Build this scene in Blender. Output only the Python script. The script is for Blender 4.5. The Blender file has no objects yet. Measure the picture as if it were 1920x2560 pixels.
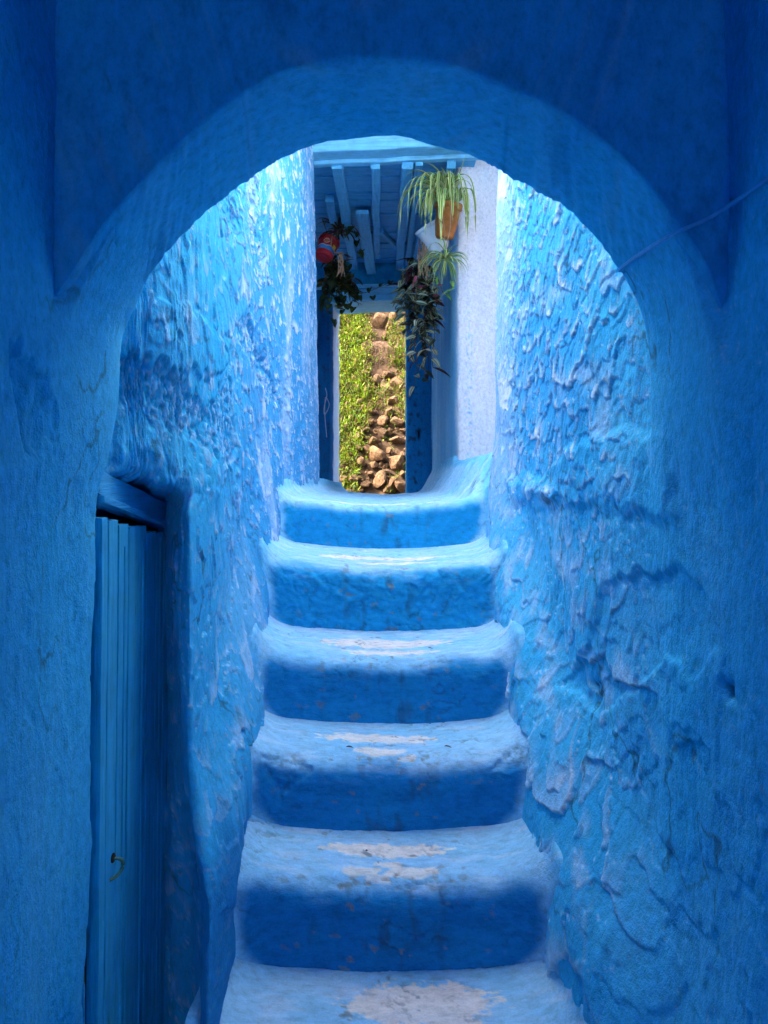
import bpy, bmesh, math, random
import numpy as np
from mathutils import Matrix, Vector, Euler

# ------------------------------------------------------------------ camera, sky, sun, exposure
# Unit: metre. z = 0 is the photographer's eye level, y runs up the stairs, x to the right.
F, CU, CV, VH = 1850.0, 960.0, 1280.0, 1204.0
sc = bpy.context.scene
cam_d = bpy.data.cameras.new('camera'); cam = bpy.data.objects.new('camera', cam_d)
sc.collection.objects.link(cam); sc.camera = cam
cam.location = (0, 0, 0); cam.rotation_euler = (math.radians(90), 0, 0)
cam_d.sensor_fit = 'VERTICAL'; cam_d.sensor_height = 36.0; cam_d.lens = 36.0 * F / 2560.0
cam_d.shift_y = -(CV - VH) / 2560.0
cam_d.clip_start = 0.02; cam_d.clip_end = 2000

SUN_EL, SUN_AZ = math.radians(45), math.radians(-100)     # azimuth clockwise from +Y
w = bpy.data.worlds.new('World'); sc.world = w; w.use_nodes = True
nt = w.node_tree; nt.nodes.clear()
sky = nt.nodes.new('ShaderNodeTexSky'); sky.sky_type = 'NISHITA'; sky.sun_disc = False
sky.sun_elevation = SUN_EL; sky.sun_rotation = SUN_AZ; sky.dust_density = 9.0; sky.air_density = 0.8; sky.ozone_density = 0.3
bg = nt.nodes.new('ShaderNodeBackground'); bg.inputs['Strength'].default_value = 0.15
out = nt.nodes.new('ShaderNodeOutputWorld')
nt.links.new(sky.outputs[0], bg.inputs[0]); nt.links.new(bg.outputs[0], out.inputs[0])
sd = bpy.data.lights.new('sun', 'SUN'); sd.energy = 3.0; sd.angle = math.radians(0.6); sd.color = (1.0, 0.94, 0.84)
sun = bpy.data.objects.new('sun', sd); sc.collection.objects.link(sun)
sdir = Vector((math.sin(SUN_AZ) * math.cos(SUN_EL), math.cos(SUN_AZ) * math.cos(SUN_EL), math.sin(SUN_EL)))
sun.location = sdir * 30; sun.rotation_euler = sdir.to_track_quat('Z', 'Y').to_euler()
sc.view_settings.view_transform = 'Standard'; sc.view_settings.look = 'None'
sc.view_settings.gamma = 1.0; sc.view_settings.exposure = 3.42
sc.view_settings.use_curve_mapping = False
cy = sc.cycles
cy.max_bounces = 7; cy.diffuse_bounces = 6; cy.glossy_bounces = 3; cy.transmission_bounces = 4
cy.use_denoising = True; cy.use_adaptive_sampling = True; cy.adaptive_threshold = 0.02; cy.caustics_reflective = False; cy.caustics_refractive = False

random.seed(7); RNG = np.random.default_rng(7)
C = sc.collection

# ------------------------------------------------------------------ helpers: numpy noise
def _hash(ix, iy, seed):
    h = (ix.astype(np.int64) * 374761393 + iy.astype(np.int64) * 668265263 + seed * 974711 + 1013904223) & 0xffffffff
    h = ((h ^ (h >> 13)) * 1274126177) & 0xffffffff
    return ((h ^ (h >> 16)) & 0xffffff) / float(0xffffff)

def perlin(x, y, seed=0):
    x0 = np.floor(x); y0 = np.floor(y); fx = x - x0; fy = y - y0
    ux = fx * fx * fx * (fx * (fx * 6 - 15) + 10); uy = fy * fy * fy * (fy * (fy * 6 - 15) + 10)
    def g(ax, ay, dx, dy):
        a = _hash(ax, ay, seed) * (2 * math.pi)
        return np.cos(a) * dx + np.sin(a) * dy
    a = g(x0, y0, fx, fy); b = g(x0 + 1, y0, fx - 1, fy); c = g(x0, y0 + 1, fx, fy - 1); d = g(x0 + 1, y0 + 1, fx - 1, fy - 1)
    return ((a + (b - a) * ux) * (1 - uy) + (c + (d - c) * ux) * uy) * 1.5

def fbm(x, y, seed=0, o=4, gain=0.5):
    s = 0; a = 1.0; t = 0
    for i in range(o):
        s = s + a * perlin(x * 2 ** i + 17.3 * i, y * 2 ** i - 9.1 * i, seed + i); t += a; a *= gain
    return s / t

def ridge(x, y, seed=0, o=3):
    s = 0; a = 1.0; t = 0
    for i in range(o):
        s = s + a * (1 - np.abs(perlin(x * 2 ** i, y * 2 ** i, seed + i)) * 2); t += a; a *= 0.5
    return s / t

def cells(x, y, seed=0):
    """nearest jittered feature point: returns F1, F2, dx, dy to it and a random number of that cell"""
    x0 = np.floor(x); y0 = np.floor(y)
    f1 = np.full(x.shape, 9.0); f2 = np.full(x.shape, 9.0)
    bx = np.zeros(x.shape); by = np.zeros(x.shape); br = np.zeros(x.shape)
    for i in (-1, 0, 1):
        for j in (-1, 0, 1):
            cx = x0 + i; cy_ = y0 + j
            px = cx + _hash(cx, cy_, seed); py = cy_ + _hash(cx, cy_, seed + 91)
            dx = x - px; dy = y - py; d = np.sqrt(dx * dx + dy * dy)
            n = d < f1
            f2 = np.where(n, f1, np.minimum(f2, d)); f1 = np.where(n, d, f1)
            bx = np.where(n, dx, bx); by = np.where(n, dy, by); br = np.where(n, _hash(cx, cy_, seed + 7), br)
    return f1, f2, bx, by, br

def sst(a, b, x):
    t = np.clip((x - a) / (b - a), 0, 1); return t * t * (3 - 2 * t)

def scales(y, z, sy, sz, seed):
    """drip-like overlapping scales of thick limewash, thick at their lower lip"""
    wy = y + 0.35 * sy * fbm(y / sy * 0.7, z / sz * 0.7, seed + 3, 2) * 2
    wz = z + 0.45 * sz * fbm(y / sy * 0.6 + 5, z / sz * 0.6, seed + 5, 2) * 2
    f1, f2, dx, dy, r = cells(wy / sy, wz / sz, seed)
    return np.clip(0.5 - dy * 0.8, 0, 1.2) * (0.35 + 0.65 * r), f2 - f1, r

def flakes(y, z, s, seed, levels=3.0, sharp=0.06):
    """stacked coats of paint that have come off in jagged-edged sheets: 0..1"""
    n = fbm(y / s, z / (s * 1.5), seed, 5, 0.55) * levels + 2.0
    fr = n - np.floor(n)
    return (np.floor(n) + sst(0.5 - sharp, 0.5 + sharp, fr)) / levels

def seg_dist(y, z, pts, closed=True):
    d = np.full(y.shape, 9.0); inside = np.zeros(y.shape, bool)
    n = len(pts)
    for i in range(n if closed else n - 1):
        ay, az = pts[i]; by, bz = pts[(i + 1) % n]
        vy, vz = by - ay, bz - az
        t = np.clip(((y - ay) * vy + (z - az) * vz) / (vy * vy + vz * vz + 1e-12), 0, 1)
        d = np.minimum(d, np.hypot(y - ay - t * vy, z - az - t * vz))
        if closed:
            cond = ((az > z) != (bz > z))
            inside ^= cond & (y < (by - ay) * (z - az) / (bz - az + 1e-12) + ay)
    return np.where(inside, -d, d) if closed else d

def mixc(a, b, t):
    t = np.asarray(t)[..., None]; return a * (1 - t) + b * t

def pt(u, v, Y):
    """the point at distance Y that the photograph shows at pixel (u, v)"""
    return Vector(((u - CU) * Y / F, Y, (VH - v) * Y / F))
def dpt(x, y, Y): return pt(x * 1.1573, y * 1.1573, Y)

# ------------------------------------------------------------------ helpers: objects
def link(name, me, mat=None, parent=None, **props):
    o = bpy.data.objects.new(name, me); C.objects.link(o)
    if mat is not None and me is not None and len(me.materials) == 0: me.materials.append(mat)
    if parent is not None:
        o.parent = parent; o.matrix_parent_inverse = parent['_m'] and Matrix.Translation(Vector(parent['_m'])).inverted()
    for k, v in props.items(): o[k] = v
    return o
def sub(o, part):
    o.parent = part; o.matrix_parent_inverse = part.matrix_basis.inverted(); return o
def tag(o, label, cat, group=None):
    o['label'] = label; o['category'] = cat; o['kind'] = 'thing'
    if group: o['group'] = group
    return o
ROOTS = []
FK = 1.44      # scale about the camera for the far court, doorway, pots, plants and hillside
def scale_about_cam(o): o.location = Vector(o.location) * FK; o.scale = [v * FK for v in o.scale]; return o
def thing(name, label, cat, loc=(0, 0, 0), group=None, kind=None, k=1.0):
    o = bpy.data.objects.new(name, None); C.objects.link(o); o.location = Vector(loc) * k; o.scale = (k, k, k); o['_m'] = list(loc); o.empty_display_size = 0.05
    ROOTS.append(o); tag(o, label, cat, group)
    return o

def mesh_np(name, V, Fq, col=None, smooth=True, extra=None):
    me = bpy.data.meshes.new(name)
    V = np.asarray(V, np.float32).reshape(-1, 3); Fq = np.asarray(Fq, np.int32)
    n, k = Fq.shape
    me.vertices.add(len(V)); me.vertices.foreach_set('co', V.ravel())
    me.loops.add(n * k); me.loops.foreach_set('vertex_index', Fq.ravel())
    me.polygons.add(n); me.polygons.foreach_set('loop_start', np.arange(0, n * k, k, dtype=np.int32))
    me.polygons.foreach_set('loop_total', np.full(n, k, np.int32))
    me.polygons.foreach_set('use_smooth', np.full(n, smooth, bool))
    if col is not None:
        a = me.attributes.new('Col', 'FLOAT_COLOR', 'POINT')
        c = np.ones((len(V), 4), np.float32); c[:, :3] = np.asarray(col, np.float32).reshape(-1, 3)
        a.data.foreach_set('color', c.ravel())
    if extra:
        for nm, arr in extra.items():
            a = me.attributes.new(nm, 'FLOAT', 'POINT'); a.data.foreach_set('value', np.asarray(arr, np.float32).ravel())
    me.update(); me.validate(); return me

def grid_faces(ny, nx, off=0, flip=False):
    i, j = np.meshgrid(np.arange(ny - 1), np.arange(nx - 1), indexing='ij')
    a = (i * nx + j).ravel() + off
    q = np.stack([a, a + 1, a + nx + 1, a + nx], 1)
    return q[:, ::-1] if flip else q

def grid_mesh(name, P, col=None, flip=False, back=None, backcol=None):
    """P (ny,nx,3). back: vector; the rim is drawn back along it and closed, so that the sheet becomes a solid"""
    ny, nx = P.shape[:2]
    V = P.reshape(-1, 3); Fq = grid_faces(ny, nx, 0, flip); cc = None if col is None else col.reshape(-1, 3)
    if back is not None:
        idx = np.arange(ny * nx).reshape(ny, nx)
        rim = np.concatenate([idx[0, :-1], idx[:-1, -1], idx[-1, :0:-1], idx[:0:-1, 0]])
        B = back(V[rim].copy()); off = len(V); m = len(rim)
        V = np.concatenate([V, B]); k = np.arange(m); k2 = (k + 1) % m
        side = np.stack([rim[k2], rim[k], off + k, off + k2], 1)
        if flip: side = side[:, ::-1]
        Fq = np.concatenate([Fq, side])
        if cc is not None: cc = np.concatenate([cc, cc[rim]])
        # close the back with a coarse fan of quads along the long sides
        top = [off + i for i in range(nx)]; bot = [off + (nx - 1) + (ny - 1) + i for i in range(nx)]
        bot = [off + ((nx - 1) + (ny - 1) + i) % m for i in range(nx)][::-1]
        q = np.array([[top[i + 1], top[i], bot[i], bot[i + 1]] for i in range(nx - 1)])
        if flip: q = q[:, ::-1]
        Fq = np.concatenate([Fq, q])
    return mesh_np(name, V, Fq, cc)

def tube(points, rad, n=6, close=False):
    """V, F of a tube along points; rad is a number or a list"""
    P = [Vector(p) for p in points]; R = rad if hasattr(rad, '__len__') else [rad] * len(P)
    V = []; Fq = []
    up = Vector((0.13, 0.31, 0.94))
    for i, p in enumerate(P):
        t = (P[min(i + 1, len(P) - 1)] - P[max(i - 1, 0)]).normalized()
        a = t.cross(up)
        if a.length < 1e-3: a = t.cross(Vector((1, 0, 0)))
        a.normalize(); b = t.cross(a)
        for k in range(n):
            an = 2 * math.pi * k / n; V.append(tuple(p + (a * math.cos(an) + b * math.sin(an)) * R[i]))
    for i in range(len(P) - 1):
        for k in range(n):
            k2 = (k + 1) % n; Fq.append((i * n + k, i * n + k2, (i + 1) * n + k2, (i + 1) * n + k))
    return V, Fq
def tubes(name, lists, mat, parent=None, rad=0.002, n=5, col=None, **props):
    V = []; Fq = []
    for item in lists:
        pts, r = item if isinstance(item, tuple) else (item, rad)
        v, f = tube(pts, r, n); o = len(V); V += v; Fq += [tuple(i + o for i in q) for q in f]
    return link(name, mesh_np(name, V, Fq), mat, parent, **props)

def spline(pts, n):
    P = np.array(pts, float); d = np.r_[0, np.cumsum(np.linalg.norm(np.diff(P, axis=0), axis=1))]
    Pp = np.vstack([2 * P[0] - P[1], P, 2 * P[-1] - P[-2]])
    t = np.linspace(0, len(P) - 1 - 1e-9, n) if not hasattr(n, '__len__') else np.asarray(n)
    i = np.floor(t).astype(int); f = (t - i)[:, None]
    p0, p1, p2, p3 = Pp[i], Pp[i + 1], Pp[i + 2], Pp[i + 3]
    return 0.5 * ((2 * p1) + (-p0 + p2) * f + (2 * p0 - 5 * p1 + 4 * p2 - p3) * f ** 2 + (-p0 + 3 * p1 - 3 * p2 + p3) * f ** 3)

def box_mesh(name, size, bevel=0.004, cuts=0, jitter=0.0, seed=0):
    bm = bmesh.new(); bmesh.ops.create_cube(bm, size=1.0)
    bmesh.ops.scale(bm, vec=size, verts=bm.verts)
    if bevel: bmesh.ops.bevel(bm, geom=bm.edges[:], offset=bevel, segments=2, affect='EDGES', profile=0.6)
    ax = max(range(3), key=lambda k: size[k])
    for c in range(cuts):
        co = [0, 0, 0]; no = [0, 0, 0]; no[ax] = 1; co[ax] = size[ax] * ((c + 1) / (cuts + 1) - 0.5)
        bmesh.ops.bisect_plane(bm, geom=bm.verts[:] + bm.edges[:] + bm.faces[:], plane_co=co, plane_no=no)
    r = random.Random(seed)
    if jitter:
        off = {}
        for v in bm.verts:
            k = round(v.co[ax], 3)
            if k not in off: off[k] = [r.uniform(-jitter, jitter) for _ in range(3)]
            o = off[k]
            for a in range(3):
                if a != ax: v.co[a] += o[a]
            v.co += Vector([r.uniform(-jitter, jitter) * 0.25 for _ in range(3)])
    me = bpy.data.meshes.new(name); bm.to_mesh(me); bm.free()
    for p in me.polygons: p.use_smooth = False
    return me

def lathe(name, prof, n=28, colf=None):
    V = []; Fq = []; col = []
    for i, (r, z) in enumerate(prof):
        for k in range(n):
            a = 2 * math.pi * k / n; V.append((r * math.cos(a), r * math.sin(a), z))
            if colf: col.append(colf(a, z, i))
    for i in range(len(prof) - 1):
        for k in range(n):
            k2 = (k + 1) % n; Fq.append((i * n + k, i * n + k2, (i + 1) * n + k2, (i + 1) * n + k))
    return mesh_np(name, V, Fq, col if colf else None)

# ------------------------------------------------------------------ materials
def new_mat(name, rough=0.8, spec=0.3):
    m = bpy.data.materials.new(name); m.use_nodes = True
    b = m.node_tree.nodes['Principled BSDF']; b.inputs['Roughness'].default_value = rough
    b.inputs['Specular IOR Level'].default_value = spec
    return m, m.node_tree, b
def nd(t, typ, **kw):
    n = t.nodes.new(typ)
    for k, v in kw.items():
        if k in n.inputs: n.inputs[k].default_value = v
        else: setattr(n, k, v)
    return n
def mixn(t, a, b, f, mode='MIX'):
    m = t.nodes.new('ShaderNodeMix'); m.data_type = 'RGBA'; m.blend_type = mode
    for s, v in ((6, a), (7, b), (0, f)):
        if hasattr(v, 'links') or hasattr(v, 'is_linked'): t.links.new(v, m.inputs[s])
        elif s == 0: m.inputs[0].default_value = v
        else: m.inputs[s].default_value = (*v, 1) if len(v) == 3 else v
    return m.outputs[2]
def ramp(t, src, stops):
    r = t.nodes.new('ShaderNodeValToRGB'); t.links.new(src, r.inputs[0])
    e = r.color_ramp.elements
    while len(e) > 1: e.remove(e[-1])
    for i, (p, c) in enumerate(stops):
        x = e[0] if i == 0 else e.new(p)
        x.position = p; x.color = (*c, 1) if hasattr(c, '__len__') else (c, c, c, 1)
    return r.outputs[0]
def pos_noise(t, scale, detail=4, rough=0.6, vec_scale=None, obj=False):
    n = nd(t, 'ShaderNodeTexNoise', Scale=scale, Detail=detail, Roughness=rough)
    tc = t.nodes.new('ShaderNodeTexCoord') if obj else t.nodes.new('ShaderNodeNewGeometry')
    src = tc.outputs['Object'] if obj else tc.outputs['Position']
    if vec_scale:
        mp = t.nodes.new('ShaderNodeMapping'); mp.inputs['Scale'].default_value = vec_scale
        t.links.new(src, mp.inputs[0]); src = mp.outputs[0]
    t.links.new(src, n.inputs['Vector']); return n
def add_bump(t, b, pairs):
    prev = None
    for h, strength, dist in pairs:
        bp = nd(t, 'ShaderNodeBump', Strength=strength, Distance=dist); t.links.new(h, bp.inputs['Height'])
        if prev: t.links.new(prev, bp.inputs['Normal'])
        prev = bp.outputs[0]
    t.links.new(prev, b.inputs['Normal'])

def plaster_mat(name, brush=(1, 1, 0.75), grain=0.5):
    m, t, b = new_mat(name, 0.95, 0.06)
    at = nd(t, 'ShaderNodeAttribute', attribute_name='Col')
    n1 = pos_noise(t, 46, 4, 0.72, brush); n3 = pos_noise(t, 170, 1, 0.6)
    c = mixn(t, at.outputs['Color'], ramp(t, n1.outputs[0], [(0.25, 0.66), (0.5, 1.0), (0.74, 1.22)]), 0.8, 'MULTIPLY')
    c = mixn(t, c, ramp(t, n3.outputs[0], [(0.28, 0.78), (0.5, 1.0), (0.75, 1.1)]), 0.4, 'MULTIPLY')
    t.links.new(c, b.inputs['Base Color'])
    mm = nd(t, 'ShaderNodeMath', operation='MULTIPLY_ADD'); t.links.new(n3.outputs[0], mm.inputs[0]); mm.inputs[1].default_value = 0.18; t.links.new(n1.outputs[0], mm.inputs[2])
    add_bump(t, b, [(mm.outputs[0], grain, 0.012)])
    return m
M_PL = plaster_mat('blue_limewash')
M_ST = plaster_mat('stair_limewash', (0.4, 1, 1), 0.45)
M_SM = plaster_mat('smooth_limewash', (1, 1, 0.6), 0.12)

def wood_mat(name, base, dark, axis, scale=30):
    m, t, b = new_mat(name, 0.62, 0.35)
    vs = [6, 6, 6]; vs[axis] = 0.35
    n = pos_noise(t, 9, 6, 0.7, tuple(vs)); n2 = pos_noise(t, 14, 4, 0.6); n3 = pos_noise(t, 5, 5, 0.65, tuple(v * 1.8 for v in vs))
    c = ramp(t, n.outputs[0], [(0.25, tuple(x * 0.7 for x in base)), (0.5, base), (0.78, tuple(min(1, x * 1.25) for x in base))])
    cr = ramp(t, n3.outputs[0], [(0.27, 1.0), (0.33, 0.0)])
    c = mixn(t, c, dark, cr)
    c = mixn(t, c, ramp(t, n2.outputs[0], [(0.3, 0.8), (0.7, 1.12)]), 0.7, 'MULTIPLY')
    t.links.new(c, b.inputs['Base Color'])
    add_bump(t, b, [(n.outputs[0], 0.45, 0.006), (n3.outputs[0], 0.6, 0.008)])
    return m
M_DOOR = wood_mat('door_blue_paint', (0.055, 0.52, 0.80), (0.008, 0.07, 0.15), 2)
M_FRAME = wood_mat('frame_blue_paint', (0.07, 0.47, 0.78), (0.01, 0.06, 0.14), 1)
M_RAFT = wood_mat('rafter_blue_paint', (0.10, 0.48, 0.80), (0.02, 0.06, 0.16), 1)
M_BOARD = wood_mat('board_blue_paint', (0.06, 0.40, 0.72), (0.015, 0.05, 0.13), 0)
M_BEAM = wood_mat('beam_blue_paint', (0.18, 0.58, 0.86), (0.02, 0.06, 0.15), 0)

def simple_mat(name, col, rough=0.6, var=0.25, scale=30, bump=0.0, spec=0.35, metal=0.0):
    m, t, b = new_mat(name, rough, spec); n = pos_noise(t, scale, 5, 0.6, obj=True)
    c = ramp(t, n.outputs[0], [(0.25, tuple(x * (1 - var) for x in col)), (0.75, tuple(min(1, x * (1 + var)) for x in col))])
    t.links.new(c, b.inputs['Base Color']); b.inputs['Metallic'].default_value = metal
    if bump: add_bump(t, b, [(n.outputs[0], bump, 0.01)])
    return m
def col_mat(name, rough=0.55, spec=0.4, trans=0.0, var=0.15):
    m, t, b = new_mat(name, rough, spec); at = nd(t, 'ShaderNodeAttribute', attribute_name='Col')
    oi = t.nodes.new('ShaderNodeObjectInfo'); hs = t.nodes.new('ShaderNodeHueSaturation')
    mr = nd(t, 'ShaderNodeMapRange'); mr.inputs['To Min'].default_value = 1 - 2.2 * var; mr.inputs['To Max'].default_value = 1 + 1.6 * var
    t.links.new(oi.outputs['Random'], mr.inputs['Value']); t.links.new(mr.outputs[0], hs.inputs['Value'])
    t.links.new(at.outputs['Color'], hs.inputs['Color']); t.links.new(hs.outputs[0], b.inputs['Base Color'])
    if trans:
        tr = t.nodes.new('ShaderNodeBsdfTranslucent'); t.links.new(hs.outputs[0], tr.inputs[0])
        mx = nd(t, 'ShaderNodeMixShader', Fac=trans); t.links.new(b.outputs[0], mx.inputs[1]); t.links.new(tr.outputs[0], mx.inputs[2])
        t.links.new(mx.outputs[0], t.nodes['Material Output'].inputs[0])
    return m
M_LEAF = col_mat('leaf_surface', 0.45, 0.4, 0.25)
M_GRASS = col_mat('grass_blades', 0.6, 0.2, 0.35, 0.0)
M_PAINTED = col_mat('painted_plastic', 0.38, 0.45, 0, 0.0)
M_WIRE = simple_mat('painted_wire', (0.07, 0.40, 0.76), 0.6)
M_PALEWIRE = simple_mat('pale_wire', (0.45, 0.50, 0.62), 0.5)
M_RUST = simple_mat('rusty_iron', (0.035, 0.02, 0.014), 0.8)
M_BRONZE = simple_mat('green_bronze', (0.10, 0.20, 0.16), 0.45, 0.5, 60, metal=0.4)
M_STEM = simple_mat('vine_stem', (0.10, 0.07, 0.03), 0.7)
M_ROOT = simple_mat('dry_roots', (0.12, 0.07, 0.04), 0.85)
M_DRY = simple_mat('dry_stalks', (0.42, 0.26, 0.17), 0.85)
M_WHITE = simple_mat('white_plastic', (0.78, 0.76, 0.76), 0.4, 0.05)
M_TERRA = simple_mat('terracotta', (0.50, 0.17, 0.035), 0.7, 0.45, 14, 0.4)
M_DEAD = simple_mat('dead_leaf', (0.10, 0.06, 0.035), 0.8)

PALE = np.array([0.80, 0.84, 0.93]); LIGHT = np.array([0.13, 0.59, 0.88]); MID = np.array([0.022, 0.475, 0.81])
DEEP = np.array([0.014, 0.20, 0.50]); WHITE = np.array([0.86, 0.83, 0.80]); CREAM = np.array([0.93, 0.83, 0.77]); GREY = np.array([0.24, 0.26, 0.28]); DIRT = np.array([0.045, 0.06, 0.085])

# ------------------------------------------------------------------ plan of the alley walls
def path_pts(P, dense):
    """resample a plan path (x, y) with the steps given by dense(y)"""
    S = spline(P, 4000); d = np.linalg.norm(np.diff(S, axis=0), axis=1); s = np.r_[0, np.cumsum(d)]
    out = [0.0]
    while out[-1] < s[-1]:
        y = np.interp(out[-1], s, S[:, 1]); out.append(out[-1] + dense(y))
    out = np.array(out); out[-1] = s[-1]
    X = np.interp(out, s, S[:, 0]); Y = np.interp(out, s, S[:, 1])
    tx = np.gradient(X, out); ty = np.gradient(Y, out); l = np.hypot(tx, ty)
    return out, X, Y, ty / l, -tx / l       # normal to the right of the direction of travel
def z_levels(lo, fine_lo, fine_hi, hi, dz=0.0054):
    a = np.arange(fine_lo, fine_hi, dz)
    return np.r_[np.linspace(lo, fine_lo, 6)[:-1], a, np.geomspace(1, 1 + (hi - fine_hi), 14) - 1 + fine_hi]

def img_to_wall(pts, X):
    """photo pixels (displayed at 1659 wide) to (y, z) on the plane x = X"""
    o = []
    for a, b in pts:
        u, v = a * 1.1573, b * 1.1573; Y = X * F / (u - CU); o.append((Y, (VH - v) * Y / F))
    return o

# ---------- shape of the arch, shared by the arch and the walls it springs from
AYF, AYA = 1.424, 1.775
A_FAR = [(236, 990), (238, 900), (245, 770), (256, 715), (300, 635), (350, 562), (420, 482), (510, 411), (600, 350), (650, 327), (700, 310), (760, 303), (820, 300), (875, 303), (935, 321),
         (1000, 333), (1060, 361), (1130, 400), (1200, 436), (1260, 491), (1310, 545), (1348, 600), (1390, 662), (1414, 722), (1428, 790), (1436, 900), (1440, 1010)]
A_FRT = [(85, 990), (95, 900), (112, 830), (135, 750), (179, 683), (249, 573), (318, 492), (405, 399), (498, 313), (579, 249), (683, 185), (810, 150), (960, 139), (1122, 159), (1238, 203), (1365, 255),
         (1452, 307), (1539, 376), (1625, 463), (1701, 556), (1765, 654), (1800, 760), (1815, 860), (1822, 990)]
A_FX = np.array([((a * 1.1573 - CU) * AYA / F, (VH - b * 1.1573) * AYA / F) for a, b in A_FAR])
A_FF = np.array([((a - CU) * AYF / F, (VH - b) * AYF / F) for a, b in A_FRT])
def arch_x(side, y, z):
    """|x| of the underside of the arch at height z and depth y, on the left (-1) or right (+1)"""
    def one(p):
        S = spline(p, 2000); S = S[np.sign(S[:, 0]) == side]; o = np.argsort(S[:, 1]); return np.interp(z, S[o, 1], np.abs(S[o, 0]))
    f = np.clip((y - AYF) / (AYA - AYF), 0, 1); return one(A_FF) * (1 - f) + one(A_FX) * f
def spring(side, ax, y, z):
    """draw the wall face |x| = ax smoothly up into the arch"""
    xa = arch_x(side, y, z) - 0.007 + 0.016 * sst(0.40, 0.60, z); k = 0.09; hh = np.clip(0.5 + 0.5 * (xa - ax) / k, 0, 1)
    sm = xa * (1 - hh) + ax * hh - k * hh * (1 - hh)
    y0_ = 1.432 - 0.15 * sst(0.40, 0.15, z); m = sst(y0_, y0_ + 0.04 + 0.08 * sst(0.40, 0.15, z), y) * (1 - sst(1.772, 1.80, y)) * sst(0.62, 0.54, z) * sst(-0.1, 0.2, z)
    return ax * (1 - m) + sm * m, m

# ---------- left wall
# plan of the wall above the door (A) and below its head (B), sampled together; they differ only at the door recess
L0 = [(-0.60, -8), (-0.60, -3), (-0.60, -1), (-0.605, 0.5), (-0.615, 1.0), (-0.625, 1.3), (-0.632, 1.42), (-0.65, 1.6), (-0.662, 1.76)]
L1A = [(-0.70, 1.87), (-0.672, 1.92), (-0.635, 1.97), (-0.60, 2.02), (-0.572, 2.07), (-0.552, 2.14)]
L1B = [(-0.72, 1.775), (-0.83, 1.79), (-0.83, 2.34), (-0.727, 2.398), (-0.630, 2.235), (-0.540, 2.055)]
L2 = [(-0.546, 2.36), (-0.556, 2.6), (-0.572, 3.0), (-0.592, 3.6), (-0.594, 4.2), (-0.578, 5.2), (-0.56, 6.25), (-0.575, 6.37), (-0.70, 6.43), (-0.95, 6.46), (-1.02, 6.6), (-1.02, 8.0), (-1.02, 9.8)]  # last stretch is unseen, added to keep the sun off the doorway
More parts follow.
